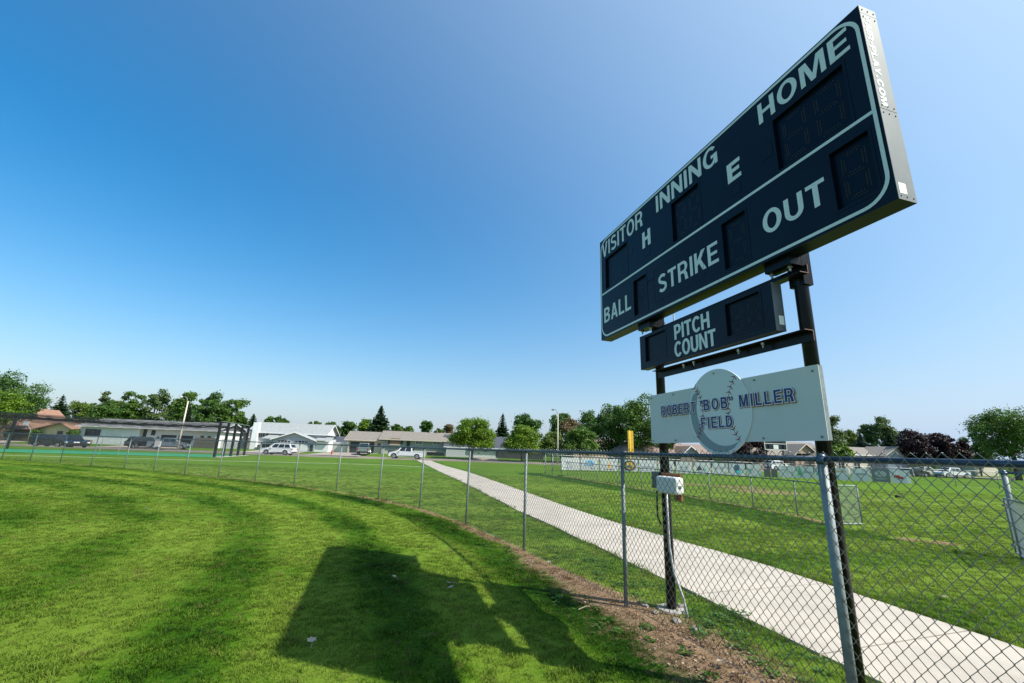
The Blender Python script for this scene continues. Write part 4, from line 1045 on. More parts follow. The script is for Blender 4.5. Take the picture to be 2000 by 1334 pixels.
tree(446,773,842,27,99,'tall','mid','right tree of the big dark pair behind the batting cage posts',nleaf=4600,trunk=.3)
tree(458,826,850,14,96,'round','grey','small bush-like tree under the right end of the big dark pair',nleaf=1400)
spruce(485,807,832,10,150,'spruce','small spruce standing alone over the left end of the grey two-storey house', 14)
tree(531,811,835,27,140,'dome','dark','wide low tree behind the ridge of the grey two-storey house',nleaf=3000)
tree(606,821,838,17,150,'dome','mid','olive tree peeking over the right end of the grey two-storey house',nleaf=1600)
tree(641,826,860,21,128,'round','dark','leftmost round tree between the two-storey house and the tan house',nleaf=2600)
tree(677,823,860,18,130,'round','dark','second round tree left of the tan garage roof',nleaf=2400)
tree(712,820,850,18,122,'round','bright','bright tree against the left side of the big spruce',nleaf=2200)
spruce(736,790,850,21,112,'spruce','big dark spruce towering over the tan garage', 30)
tree(771,828,846,15,150,'dome','mid','low round tree just right of the big spruce',nleaf=1500)
tree(793,831,846,11,152,'dome','mid','smallest round tree behind the tan house ridge',nleaf=1000)
tree(829,823,848,17,138,'vase','dark','pointed leafy tree behind the middle of the tan house',nleaf=2000)
tree(855,838,850,11,140,'round','light','pale tree low behind the tan house ridge',nleaf=900)
tree(873,828,852,13,135,'vase','dead','brownish thin tree at the end of the tan house roof',nleaf=1100)
tree(921,812,874,47,84,'dome','bright','round multi-stemmed tree in front of the dark blue roof',nleaf=8000,stems=4,trunk=.2,nblob=44)
spruce(979,806,872,17,122,'spruce','dark spruce right of the round multi-stemmed tree', 24)
tree(1029,802,868,29,112,'tall','dark','tall dark tree behind the first clipped dome tree',nleaf=4200)
tree(1019,829,882,40,84,'dome','bright','first clipped dome tree, largest of the domes, left of the far street lamp',nleaf=7000,nblob=46)
tree(1078,843,882,27,88,'dome','light','smaller loose tree directly behind the far street lamp pole',nleaf=3600,nblob=30)
tree(1133,834,883,37,86,'dome','mid','second clipped dome tree right of the far street lamp',nleaf=6500,nblob=44)
tree(1112,815,872,24,104,'vase','dead','brown half dead willow between the clipped dome trees',nleaf=2600)
tree(1096,805,860,27,132,'round','dark','dark tree behind the half dead willow',nleaf=2600)
tree(1152,802,868,30,126,'round','dark','broad tree behind the second clipped dome',nleaf=3000)
tree(1196,792,885,42,104,'tall','mid','large leafy tree left of the yellow foul pole',nleaf=6500,nblob=34)
tree(1256,772,892,52,98,'tall','mid','tallest green tree behind the yellow foul pole and the sign edge',nleaf=8500,nblob=44)
tree(1305,828,890,22,100,'round','dark','dark tree filling in just behind the left scoreboard pole',nleaf=2200)
tree(1462,838,905,38,92,'round','plum','dark plum tree behind the bottom of the name sign',nleaf=4500,nblob=30)
tree(1629,803,890,27,112,'tall','grey','grey green tree at the right edge of the name sign',nleaf=3600)
tree(1667,842,888,20,118,'round','light','light green tree right of the grey green one',nleaf=2200)
spruce(1690,846,890,17,110,'blue','blue spruce over the ridge of the grey roofed house', 20)
tree(1697,828,880,16,128,'tall','grey','slim tree behind the blue spruce',nleaf=1800)
tree(1734,813,884,33,126,'tall','grey','tallest grey green tree over the grey roofed house',nleaf=4200)
spruce(1748,845,893,22,112,'spruce','dark spruce between the grey roofed house and the plum trees', 22)
tree(1649,868,893,24,92,'dome','bright','bright green shrub tree before the grey roofed house',nleaf=2400,name='small_tree')
tree(1797,840,905,31,98,'round','plum','largest dark plum tree, left of the plum row',nleaf=5500,nblob=34)
tree(1842,844,906,26,99,'round','plum','second dark plum tree in the middle of the plum row',nleaf=4500,nblob=30)
tree(1880,853,907,22,100,'round','plum','smallest plum tree at the end of the plum row',nleaf=3000)
spruce(1787,838,880,10,128,'spruce','tip of a conifer rising behind the plum row', 14)
spruce(1899,868,905,12,118,'spruce','small conifer between the plum row and the big right hand tree', 16)
tree(1916,834,905,26,112,'tall','dark','dark tree behind the left side of the big tree by the end post',nleaf=3600)
tree(1988,797,903,60,90,'round','mid','big spreading green tree above the heavy end post',nleaf=9000,nblob=52,trunk=.45)
tree(12,842,858,13,84,'round','dark','small round bush tree before the brown garage door',nleaf=900,name='small_tree',trunk=.08)
tree(68,838,852,9,84,'round','mid','little ornamental tree at the corner of the yellow gable',nleaf=700,name='small_tree',trunk=.06)
tree(140,838,856,9,84,'round','mid','shrub tree right of the yellow gable window',nleaf=700,name='small_tree',trunk=.06)
# far tree line closing the horizon, beyond anything that can be counted
def far_wood():
    V = []; F = []; rg = np.random.default_rng(77); k = 0
    for i in range(15000):
        x = rg.uniform(-520, 620); y = rg.uniform(190, 260)+abs(x)*.12; h = 2.5+3.2*vnoise(np.array([x]), np.array([0.]), .03, 9)[0]
        z = rg.uniform(.2, h); s = rg.uniform(1.2, 3.0); a = rg.uniform(0, 3.14); dx, dy = s*math.cos(a), s*math.sin(a)
        V += [(x-dx,y-dy,z-s*.6),(x+dx,y+dy,z-s*.4),(x+dx*.6,y+dy*.6,z+s*.6),(x-dx*.7,y-dy*.7,z+s*.5)]; F.append((k,k+1,k+2,k+3)); k += 4
    me = bpy.data.meshes.new('far_wood'); me.from_pydata(V, [], F); me.materials.append(LM['grey'])
    link('far_wood', me, kind='stuff', label='distant belt of trees on the horizon beyond the houses')
far_wood()

# ------------------------------------------------------------------ houses
def shingle(name, col): return mat(name, col, .9, var=.18, scale=2.2, bump=.5, bscale=8, stretch=(1,1,3))
def siding_mat(name, col): return mat(name, col, .7, var=.05, scale=1.2)
class House:
    def __init__(s, label, px, Y, ang, name='house', group='houses along the street'):
        s.p0 = spot(px, Y); s.a = ang; s.o = thing(name, label, 'house', s.p0, ang, group); s.gz = s.p0.z
    def x(s, px, py=870): return on_line(px, py, s.p0, s.a)[0]
    def xb(s, px, depth, py=850): d = ray(px, py); return s.x(px, py)+depth*d.x/d.y
    def z(s, px, py): return on_line(px, py, s.p0, s.a)[1]-s.gz
    def wall(s, x0, x1, y0, y1, z1, m, z0=-.4, siding=None, name='wall', label=None):
        w = MB().box(x0, x1, y0, y1, z0, z1).build(name, m, s.o)
        if label: w['label'] = label
        if siding:
            mb = MB(); z = .25
            while z < z1-.05: mb.box(x0+.02, x1-.02, y0-.012, y0, z, z+siding*.86); z += siding
            mb.build('siding_boards', m, w, kind='stuff')
        return w
    def roof_x(s, x0, x1, y0, y1, ze, zr, m, over=.5, hipl=0, hipr=0, gable_m=None, fascia=None):
        """ridge parallel to the front"""
        ym = (y0+y1)/2; ex0, ex1, ey0, ey1 = x0-over, x1+over, y0-over, y1+over; sl = (zr-ze)/(ym-y0); zee = ze-over*sl
        rl, rr_ = ex0+hipl, ex1-hipr; T = .12; mb = MB()
        for dz in (0,):
            mb.poly([(ex0,ey0,zee),(ex1,ey0,zee),(rr_,ym,zr),(rl,ym,zr)]); mb.poly([(ex1,ey1,zee),(ex0,ey1,zee),(rl,ym,zr),(rr_,ym,zr)])
            if hipl: mb.poly([(ex0,ey1,zee),(ex0,ey0,zee),(rl,ym,zr)])
            if hipr: mb.poly([(ex1,ey0,zee),(ex1,ey1,zee),(rr_,ym,zr)])
            mb.poly([(ex0,ey0,zee-T),(ex0,ey1,zee-T),(ex1,ey1,zee-T),(ex1,ey0,zee-T)])
        r = mb.build('roof', m, s.o)
        f = fascia or MATS['white_trim']
        fb = MB().box(ex0,ex1,ey0-.03,ey0,zee-T-.02,zee+.03)
        if not hipr: fb.poly([(ex1+.03,ey0,zee-T),(ex1+.03,ey0,zee+.04),(ex1+.03,ym,zr+.04),(ex1+.03,ym,zr-T-.05)]).poly([(ex1+.03,ey1,zee-T),(ex1+.03,ey1,zee+.04),(ex1+.03,ym,zr+.04),(ex1+.03,ym,zr-T-.05)])
        if not hipl: fb.poly([(ex0-.03,ey0,zee-T),(ex0-.03,ey0,zee+.04),(ex0-.03,ym,zr+.04),(ex0-.03,ym,zr-T-.05)])
        fb.build('fascia', f, r)
        g = MB()
        for xx, hip in ((x0, hipl), (x1, hipr)):
            if not hip: g.poly([(xx,y0,ze-.02),(xx,y1,ze-.02),(xx,ym,zr-.05)])
        if g.v: g.build('gable_wall', gable_m or m, s.o)
        return r
    def roof_y(s, x0, x1, y0, y1, ze, zr, m, over=.45, gable_m=None, fascia=None, xr=None):
        """ridge running back from the front: gable faces the street"""
        xm = xr if xr is not None else (x0+x1)/2; mb = MB(); T = .12
        sl = (zr-ze)/(xm-x0); sr = (zr-ze)/(x1-xm); zl = ze-over*sl; zr2 = ze-over*sr; ey0 = y0-over
        mb.poly([(x0-over,ey0,zl),(xm,ey0,zr),(xm,y1,zr),(x0-over,y1,zl)]); mb.poly([(xm,ey0,zr),(x1+over,ey0,zr2),(x1+over,y1,zr2),(xm,y1,zr)])
        r = mb.build('roof', m, s.o); f = fascia or MATS['white_trim']
        fb = MB().prism([(x0-over,zl-T),(x0-over,zl+.05),(xm,zr+.05),(xm,zr-T-.05)], 'y', ey0-.04, ey0).prism([(xm,zr-T-.05),(xm,zr+.05),(x1+over,zr2+.05),(x1+over,zr2-T)], 'y', ey0-.04, ey0)
        fb.build('fascia', f, r)
        MB().poly([(x0,y0-.005,ze-.02),(x1,y0-.005,ze-.02),(xm,y0-.005,zr-.04)]).build('gable_wall', gable_m, s.o)
        return r
    def window(s, x0, x1, z0, z1, y=0, fm=None, panes=2, m=None, trim=.09):
        fm = fm or MATS['white_trim']; f = MB()
        for a in ((x0-trim,x0,z0-trim,z1+trim),(x1,x1+trim,z0-trim,z1+trim),(x0,x1,z1,z1+trim),(x0,x1,z0-trim,z0)): f.box(a[0],a[1],y-.07,y-.013,a[2],a[3])
        for i in range(1, panes): xx = x0+(x1-x0)*i/panes; f.box(xx-.03,xx+.03,y-.065,y-.013,z0,z1)
        w = f.build('window', fm, s.o)
        for i in range(panes):
            a, b = x0+(x1-x0)*i/panes, x0+(x1-x0)*(i+1)/panes
            MB().box(a+.03,b-.03,y-.045,y-.013,z0,z1).build('pane', m or M_glass, w)
    def panel(s, name, x0, x1, z0, z1, m, y=0, d=.05, rows=0, label=None):
        p = MB().box(x0,x1,y-d,y-.014,z0,z1).build(name, m, s.o)
        if rows:
            r = MB()
            for i in range(rows):
                a = z0+(z1-z0)*(i+.08)/rows; b = z0+(z1-z0)*(i+.92)/rows; r.box(x0+.06,x1-.06,y-d-.02,y-d,a,b)
            r.build('door_section', m, p)
        return p
mat('white_trim', (.72,.72,.70), .6)
M_wsid = siding_mat('white_siding', (.76,.76,.76)); M_gsid = siding_mat('grey_siding', (.34,.37,.40)); M_lgsid = siding_mat('light_grey_siding', (.50,.52,.54))
M_cream = siding_mat('cream_wall', (.62,.54,.34)); M_tan = siding_mat('tan_wall', (.47,.43,.34)); M_sage = siding_mat('sage_siding', (.29,.30,.305)); M_brownw = siding_mat('brown_wall', (.16,.12,.09))
M_orange = shingle('orange_roof', (.23,.130,.085)); M_greyr = shingle('grey_roof', (.20,.20,.20)); M_lgreyr = shingle('light_grey_roof', (.25,.27,.27)); M_tanr = shingle('tan_roof', (.185,.165,.14)); M_navyr = shingle('blue_black_roof', (.050,.058,.075)); M_pinkr = shingle('pink_brown_roof', (.21,.155,.13))
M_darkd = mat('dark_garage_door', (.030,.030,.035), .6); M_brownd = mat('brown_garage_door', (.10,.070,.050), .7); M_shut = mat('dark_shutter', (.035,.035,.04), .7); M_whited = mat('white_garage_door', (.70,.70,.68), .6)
M_stonew = mat('stone_wall', (.30,.23,.17), .9, var=.4, scale=6)
M_vinylf = mat('vinyl_fence', (.60,.60,.60), .5); M_woodf = mat('weathered_wood', (.15,.13,.11), .9, var=.3, scale=2)

# H1 orange roofed house, far left
h = House('cream house with orange tiled roof and brown double garage door', 60, 86, .03)
X = h.x; ze = h.z(75, 837); xl, xr_ = X(-70), X(158)
h.wall(xl, X(78), 0, 10, ze, M_cream); xa = X(78)
h.roof_x(xl, X(82), 0, 10, ze, h.z(75, 818)+.2, M_orange, gable_m=M_cream, fascia=M_brownw)
h.wall(X(78)+.02, X(150), -1.2, 9, ze, M_cream, name='gable_front'); h.roof_y(X(78)+.02, X(150), -1.2, 12, ze, h.z(122, 826), M_orange, gable_m=M_cream, fascia=M_brownw, over=.7, xr=X(124))
h.panel('garage_door', X(17), X(72), 0, ze-.35, M_brownd, rows=4); h.panel('garage_pier', X(2), X(14), 0, ze-.1, M_cream)
h.window(X(118), X(127), h.z(122,849), h.z(122,843), y=-1.2, panes=1, fm=M_brownw)
u0, u1 = h.xb(26, 9), h.xb(77, 9); uz = h.z(50,818)+.5
h.wall(u0, u1, 9.2, 15, uz, M_brownw, name='upper_storey'); h.roof_y(u0, u1, 9.2, 15, uz, h.z(50,800)+.9, M_orange, gable_m=M_brownw, fascia=mat('orange_trim', (.36,.14,.07), .7), over=.6)
# H2 long white house
h = House('long white sided house with grey roof and two open dark garage bays', 270, 86, .035); X = h.x; ze = h.z(290, 835)
h.wall(X(156), X(273), -.8, 10, ze, M_wsid, siding=.22); h.wall(X(273)+.02, X(421), 0, 10, ze, M_wsid, siding=.22, name='garage_wing')
h.roof_x(X(156), X(421), -.8, 10, ze, h.z(300, 822)+.25, M_greyr, over=.6)
h.window(X(168), X(196), h.z(180,850), h.z(180,839), y=-.8, panes=3, fm=M_shut); h.window(X(291), X(297), h.z(294,849), h.z(294,841), panes=1, fm=M_shut)
h.panel('front_door', X(302), X(309), .1, 2.1, M_whited); h.panel('door_window', X(303.5), X(307.5), 1.4, 1.8, M_glass, d=.07)
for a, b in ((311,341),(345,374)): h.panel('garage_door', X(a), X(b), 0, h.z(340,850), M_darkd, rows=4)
h.panel('porch_recess_shade', X(274), X(281), 0, ze-.3, M_darkd)  # flat dark panel, shade of the recessed entry painted in place of depth
for a in (389, 403): h.window(X(a), X(a+5), h.z(395,856), h.z(395,852), panes=1, fm=M_brownw, m=M_brownd)
h.panel('air_conditioner', X(176), X(186), 0, .7, M_woodf, y=-.8, d=.5)
for q in (280, 296): MB().tube([(X(q),4,h.z(q,822)-.3),(X(q),4,h.z(q,817))], .12, 8).build('roof_vent', M_galv, h.o)
# fences between houses
def board_fence(label, px0, px1, Y, ytop, m, board=.16, group='yard fences between the houses', gapb=.012, name='board_fence'):
    a, b = spot(px0, Y), spot(px1, Y); L = b.x-a.x; t = thing(name, label, 'fence', a, 0, group); H = zat((px0+px1)/2, ytop, Y)-a.z; n = int(L/board)
    me = MB().box(0, board-gapb, 0, .03, -.2, H).mesh('board', m)
    for i in range(n): link('board', me, t, loc=(i*board, 0, random.uniform(-.015,.015)))
    MB().box(0, n*board, .031, .09, .35, .45).box(0, n*board, .031, .09, H-.4, H-.3).build('rail', m, t)
board_fence('weathered brown picket fence beside the white house garage', 378, 427, 83.5, 855, M_woodf, .24)
board_fence('white vinyl fence between the white house and the grey two-storey house', 424, 467, 88, 858, M_vinylf, .5, gapb=.03)
board_fence('white vinyl fence between the grey two-storey house and the tan garage', 622, 678, 96, 863, M_vinylf, .5, gapb=.03)
board_fence('long white vinyl fence in front of the blue black roof', 871, 913, 92, 874, M_vinylf, .5, gapb=.03)
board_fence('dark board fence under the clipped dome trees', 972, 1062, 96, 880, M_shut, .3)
# H3 small brown roof
h = House('low house with brown roof behind the white vinyl fence', 448, 100, .05); X = h.x; ze = h.z(448, 857)
h.wall(X(424), X(470), 0, 8, ze, M_brownw); h.roof_x(X(424), X(470), 0, 8, ze, h.z(448, 847), mat('rust_brown_roof', (.20,.11,.075), .9, var=.2), over=.4)
# H4 two-storey grey house
h = House('grey two-storey house with white chimney and gabled double garage', 550, 90, .10); X = h.x; ze = h.z(540, 842)
h.wall(X(468), X(622), 3.5, 12, ze, M_lgsid, siding=.25); h.roof_x(X(468), X(622), 3.5, 12, ze, h.z(540, 827)+.5, M_lgreyr, gable_m=M_wsid, over=.6)
h.wall(X(532), X(614), 0, 3.48, h.z(570,858), M_gsid, name='garage_wing', siding=.25); h.roof_y(X(532), X(614), 0, 6, h.z(570,858), h.z(573,843.5), M_lgreyr, gable_m=M_gsid, over=.5)
h.wall(X(614)+.02, X(640), .5, 3.48, h.z(630,862), M_wsid, name='side_wing'); MB().poly([(X(608),-.2,h.z(630,861)),(X(644),-.2,h.z(630,861)),(X(640),4,h.z(630,853)),(X(610),4,h.z(630,853))]).build('side_roof', M_lgreyr, h.o)
MB().poly([(X(503),.8,h.z(515,856)),(X(531),.8,h.z(515,856)),(X(531),3.4,h.z(515,847)),(X(510),3.4,h.z(515,847))]).build('porch_roof', M_lgreyr, h.o)
MB().box(X(475.5), X(487), 2.6, 3.48, -.3, h.z(480,823)).build('chimney', M_wsid, h.o)
h.window(X(484), X(499), h.z(490,854), h.z(490,841), y=3.5, panes=3); h.panel('shutter', X(501), X(505.5), h.z(490,854), h.z(490,842), M_shut, y=3.5)
h.window(X(486), X(492), h.z(490,874), h.z(490,868), y=3.5, panes=1); h.window(X(495), X(512), h.z(490,873), h.z(490,866), y=3.5, panes=2)
h.panel('front_door', X(516), X(523), .3, 2.4, M_gsid, y=3.5)
for a, b in ((541,567),(575,601)):
    h.panel('garage_door', X(a), X(b), 0, h.z(570,863), M_whited, rows=3)
    for k in range(4):
        w_ = (b-a)/4; h.panel('door_light', X(a+w_*(k+.12)), X(a+w_*(k+.88)), h.z(570,864), h.z(570,861.5-(.8 if k in (1,2) else 0)), M_glass, d=.09)
h.panel('dog_flap', X(606), X(612), .1, 1.3, M_darkd); MB().tube([(X(580),6,h.z(580,836)),(X(580),6,h.z(580,833))], .15, 8).build('roof_vent', M_shut, h.o)
# H5
h = House('low house with blue black roof behind the white fence', 655, 104, .10); X = h.x; ze = h.z(655, 863)
h.wall(X(625), X(684), 0, 9, ze, M_wsid); h.roof_x(X(625), X(684), 0, 9, ze, h.z(655, 851), M_navyr, over=.5)
# H6 tan garage and sage house
h = House('split-level house with tan garage, brown bay window and sage siding', 745, 96, .12); X = h.x
ze = h.z(710, 857); h.wall(X(679), X(745), 0, 8, ze, M_tan, name='garage_wing'); h.roof_x(X(679), X(745), 0, 8, ze, h.z(700, 841), M_tanr, over=.7, gable_m=M_tan, fascia=M_tan)
h.panel('garage_door', X(684), X(731), 0, h.z(708,863), M_darkd, rows=4); h.window(X(737), X(744), h.z(740,873), h.z(740,866), panes=1, fm=M_tan)
for a in (680, 745): h.panel('garage_pier', X(a), X(a+2), 0, h.z(708,862), M_tan, d=.25)
ze2 = h.z(800, 857); h.wall(X(747), X(872), -.3, 9, ze2, M_sage, siding=.22); h.roof_x(X(747), X(872), -.3, 9, ze2, h.z(800,841.5), M_tanr, over=.8, gable_m=M_sage, fascia=M_tan)
MB().box(X(746.8), X(872.2), -.42, -.32, -.3, .95).build('lower_band', M_tan, h.o)
MB().box(X(763), X(781), -.85, -.32, h.z(770,868), h.z(770,856)).build('bay_window', mat('brown_blind', (.20,.12,.08), .6), h.o)
MB().box(X(761.5), X(782.5), -.9, -.32, h.z(770,869.5), h.z(770,868)-.01).build('bay_sill', M_tan, h.o)
for a in (757.5, 783): h.panel('shutter', X(a), X(a+3.5), h.z(770,867), h.z(770,857), M_shut, y=-.3)
h.panel('front_door', X(794), X(801), h.z(797,872), h.z(797,858), M_darkd, y=-.3)
for a, b in ((812,824),(846,859)): h.window(X(a), X(b), h.z(818,867), h.z(818,859), y=-.3)
for a, b in ((760,790),(835,868)): h.panel('basement_window', X(a), X(b), .05, .75, M_glass, y=-.42, d=.03)
for a in (835, 850): MB().tube([(X(a),4,h.z(a,845)),(X(a),4,h.z(a,838))], .1, 8).build('roof_vent', M_galv, h.o)
# H7 dark blue roof with white garage
h = House('low house with blue black roof and white garage behind the round tree', 945, 97, .13); X = h.x; ze = h.z(940, 872)
h.wall(X(872), X(990), 0, 9, ze, M_lgsid); h.roof_x(X(872), X(990), 0, 9, ze, h.z(940,852)+.2, M_navyr, over=.6)
h.panel('garage_door', X(925), X(968), 0, h.z(945,882), M_whited, rows=4); h.panel('dark_wall', X(970), X(989), 0, ze-.1, M_shut, d=.04)
# small roofs behind the domes and the banners
h = House('grey brown roofed house hidden behind the clipped dome trees', 1165, 118, .15); X = h.x; ze = h.z(1165, 872); h.wall(X(1120), X(1215), 0, 9, ze, M_stonew); h.roof_x(X(1120), X(1215), 0, 9, ze, h.z(1165,855), M_pinkr, over=.6)
h = House('house with pink brown roof and white gable behind the left scoreboard pole', 1335, 96, .2); X = h.x; ze = h.z(1330, 887)
h.wall(X(1225), X(1400), 1.0, 10, ze, M_stonew); h.roof_x(X(1225), X(1400), 1.0, 10, ze, h.z(1330,865), M_pinkr, over=.6, hipl=3)
h.wall(X(1322), X(1360), -1.2, .98, ze-.1, M_brownw, name='entry_bay'); h.roof_y(X(1322), X(1360), -1.2, 4, ze-.1, h.z(1341,871), M_pinkr, gable_m=M_sage, over=.5)
for a in (1240, 1275, 1300, 1385): h.window(X(a), X(a+10), h.z(a,899), h.z(a,892), y=1.0)
h = House('stone house with two cream edged gables behind the right scoreboard pole', 1560, 94, .22); X = h.x; ze = h.z(1550, 890)
h.wall(X(1470), X(1622), 1.2, 10, ze, M_stonew); h.roof_x(X(1470), X(1622), 1.2, 10, ze, h.z(1560,861), M_tanr, over=.6, fascia=M_tan)
h.wall(X(1538), X(1580), -1.5, 1.18, ze, M_stonew, name='gable_bay'); h.roof_y(X(1538), X(1580), -1.5, 4, h.z(1560,886), h.z(1561,867), M_tanr, gable_m=M_stonew, over=.5, fascia=mat('cream_trim', (.55,.47,.38), .7))
h.wall(X(1566), X(1600), -2.6, -1.52, ze-.2, M_stonew, name='small_gable_bay'); h.roof_y(X(1566), X(1600), -2.6, 0, h.z(1582,889), h.z(1583,876), M_tanr, gable_m=M_stonew, over=.4, fascia=MATS['cream_trim'])
for a in (1478, 1500, 1520): h.window(X(a), X(a+8), h.z(a,903), h.z(a,895), y=1.2)
h = House('house with grey brown roof and pale gable right of the name sign', 1690, 98, .24); X = h.x; ze = h.z(1680, 886)
h.wall(X(1606), X(1762), 1.0, 10, ze, M_tan); h.roof_x(X(1606), X(1762), 1.0, 10, ze, h.z(1675,871), M_tanr, over=.7, hipl=4)
h.wall(X(1712), X(1758), -1.2, .98, ze, M_gsid, name='gable_bay'); h.roof_y(X(1712), X(1758), -1.2, 5, ze, h.z(1735,872), M_tanr, gable_m=M_lgsid, over=.7, fascia=M_tan)
h.panel('garage_door', X(1716), X(1742), 0, h.z(1728,893), M_whited, y=-1.2, rows=3); h.window(X(1640), X(1650), 1, 2.2, y=1.0); h.window(X(1670), X(1682), 1, 2.2, y=1.0)
h = House('small house with white edged gable between plum row and big right tree', 1915, 112, .28); X = h.x; ze = h.z(1915,901)
h.wall(X(1893), X(1938), 0, 8, ze, M_tan); h.roof_y(X(1893), X(1938), 0, 8, ze, h.z(1915,886), M_tanr, gable_m=M_lgsid, over=.5)

# ------------------------------------------------------------------ vehicles
def paint(name, col, metal=0.0, rough=.28): return mat(name, col, rough, metal, coat=.6)
def wheel(parent, x, y, r, side):
    w = MB().tube([(x,y-.11,r),(x,y+.11,r)], r, 20).build('wheel', M_rubber, parent, smooth=False)
    MB().tube([(x,y+side*.10,r),(x,y+side*.125,r)], r*.64, 14).build('rim', mat('alloy', (.45,.46,.47), .3, .8), w)
    MB().tube([(x,y+side*.124,r),(x,y+side*.135,r)], r*.16, 8).build('hub', M_rubber, w)
def vehicle(kind, label, loc, rz, body_m, name, L=4.9, lower_m=None, glass=True, H=None, group='cars and trucks on the street and driveways'):
    """front of the car towards +X"""
    t = thing(name, label, 'car' if kind in ('suv','van') else 'truck', loc, rz, group)
    W = 1.92 if kind != 'pickup' else 2.0; hw = W/2; r = .37 if kind != 'pickup' else .42
    fx, rxx = L*.5-.92, -L*.5+1.0 if kind != 'pickup' else -L*.5+1.15
    belt = 1.06 if kind != 'pickup' else 1.18; z0 = .30 if kind != 'pickup' else .42; roof = H or (1.74 if kind == 'suv' else 1.78 if kind == 'van' else 1.92)
    def arch(cx): return [(cx+(r+.09)*math.cos(a), max(z0, r+(r+.09)*math.sin(a))) for a in np.linspace(math.pi, 0, 11)]
    hood = belt-.06
    low = [(-L/2+.03, z0+.12), (-L/2+.08, z0)]+arch(rxx)+arch(fx)+[(L/2-.10, z0), (L/2, z0+.18), (L/2, .72), (L/2-.10, hood-.12), (L/2-.35, hood-.02), (L/2-1.15, belt+.02)]
    if kind == 'pickup': top = [(-L/2+.02, belt+.02)]; cab0, cab1 = -L*.5+2.0, L/2-1.25
    else: top = [(-L/2+.05, belt)]; cab0, cab1 = -L/2+.12, L/2-1.10
    pro = low+top
    me = MB().prism(pro, 'y', -hw, hw).mesh('body', body_m); link('body', bevel_mesh(me, .045, 2, 40), t)
    MB().box(-L/2+.25, L/2-.25, -hw+.22, hw-.22, z0-.06, .62).build('chassis', M_rubber, t)
    MB().box(rxx+r+.14, fx-r-.14, -hw-.012, hw+.012, z0-.02, z0+.14).build('side_skirt', lower_m or M_rubber, t)
    # cabin
    sl_f, sl_r = (.78 if kind != 'pickup' else .70), (.42 if kind == 'suv' else .25 if kind == 'van' else .12)
    b0 = [(cab0, belt), (cab1, belt)]; ins = .20
    P = [(cab0,-hw+.04,belt-.02),(cab1,-hw+.04,belt-.02),(cab1,hw-.04,belt-.02),(cab0,hw-.04,belt-.02),(cab0+sl_r,-hw+ins,roof),(cab1-sl_f,-hw+ins,roof),(cab1-sl_f,hw-ins,roof),(cab0+sl_r,hw-ins,roof)]
    c = MB(); c.v = P; c.f = [(4,5,6,7),(0,1,5,4),(1,2,6,5),(2,3,7,6),(3,0,4,7)]
    link('cabin', bevel_mesh(c.mesh('cabin', body_m), .05, 2, 20), t)
    def face_pane(quad, a0, a1, b0_, b1, out, nm):
        A, B, D, E_ = [Vector(q) for q in quad]      # bottom-left, bottom-right, top-right, top-left
        def pt(s, v): return A.lerp(B, s).lerp(E_.lerp(D, s), v)+out
        q = [pt(a0,b0_), pt(a1,b0_), pt(a1,b1), pt(a0,b1)]
        MB().quad(*q).build(nm, M_glass, t)
    for sgn, (i0,i1,i2,i3) in ((-1,(0,1,5,4)),(1,(3,2,6,7))):
        qd = [P[i0],P[i1],P[i2],P[i3]]; o_ = Vector((0, sgn*.02, .012))
        cuts = {'suv': ((.05,.30),(.33,.60),(.63,.90)), 'van': ((.04,.30),(.33,.62),(.65,.90)), 'pickup': ((.08,.46),(.50,.88))}[kind]
        for a, b in cuts: face_pane(qd, a, b, .12, .86, o_, 'side_window')
    face_pane([P[1],P[2],P[6],P[5]], .06, .94, .10, .90, Vector((.02,0,.02)), 'windscreen'); face_pane([P[0],P[3],P[7],P[4]], .08, .92, .18, .86, Vector((-.02,0,.02)), 'rear_window')
    if kind == 'pickup':
        MB().box(-L/2+.12, cab0-.06, -hw+.12, hw-.12, belt-.05, belt+.035).build('load_bed', M_rubber, t)
        for s in (-1,1): MB().box(-L/2+.10, cab0-.04, s*(hw-.10)-.04, s*(hw-.10)+.04, belt, belt+.09).build('bed_rail', body_m, t)
    for cx in (rxx, fx):
        for s in (-1, 1): wheel(t, cx, s*(hw-.10), r, s)
    for s in (-1, 1):
        MB().box(L/2-.16, L/2+.006, s*(hw-.24)-.18, s*(hw-.24)+.20, .68, .86).build('headlight', mat('lamp_glass', (.70,.72,.72), .15), t)
        MB().box(-L/2-.002, -L/2+.10, s*(hw-.10)-.10, s*(hw-.10)+.105, .78, 1.04).build('tail_light', mat('tail_red', (.25,.01,.01), .25), t)
        MB().box(cab1-.62, cab1-.46, s*(hw+.09)-.09, s*(hw+.09)+.09, belt-.01, belt+.14).build('mirror', body_m, t)
    MB().box(L/2-.03, L/2+.02, -.52, .52, .52, .74).build('grille', M_rubber, t)
    MB().box(L/2-.10, L/2+.05, -hw+.10, hw-.10, .34, .47).build('front_bumper', lower_m or M_rubber, t)
    MB().box(-L/2-.05, -L/2+.10, -hw+.08, hw-.08, .40, .56).build('rear_bumper', lower_m or M_rubber, t)
    return t
PW_ = paint('white_paint', (.74,.75,.75)); PB = paint('black_paint', (.012,.014,.017)); PG = paint('grey_paint', (.16,.20,.24), .3); PS = paint('silver_green_paint', (.22,.26,.25), .3); PC2 = paint('cream_paint', (.60,.58,.50))
def at(px, Y, dz=0): p = spot(px, Y); p.z += dz+.03; return p
vehicle('van', 'black van with chrome wheels at the kerb in front of the cream house', at(106,66.5), .05, PB, 'parked_van', 5.0)
vehicle('suv', 'dark car with bright headlights just ahead of the black van', at(142,69.5), -.22, PB, 'parked_car', 4.8)
vehicle('suv', 'black sport utility vehicle seen from behind in the white house driveway', at(283,78), 1.15, PB, 'parked_car', 5.0, H=1.9)
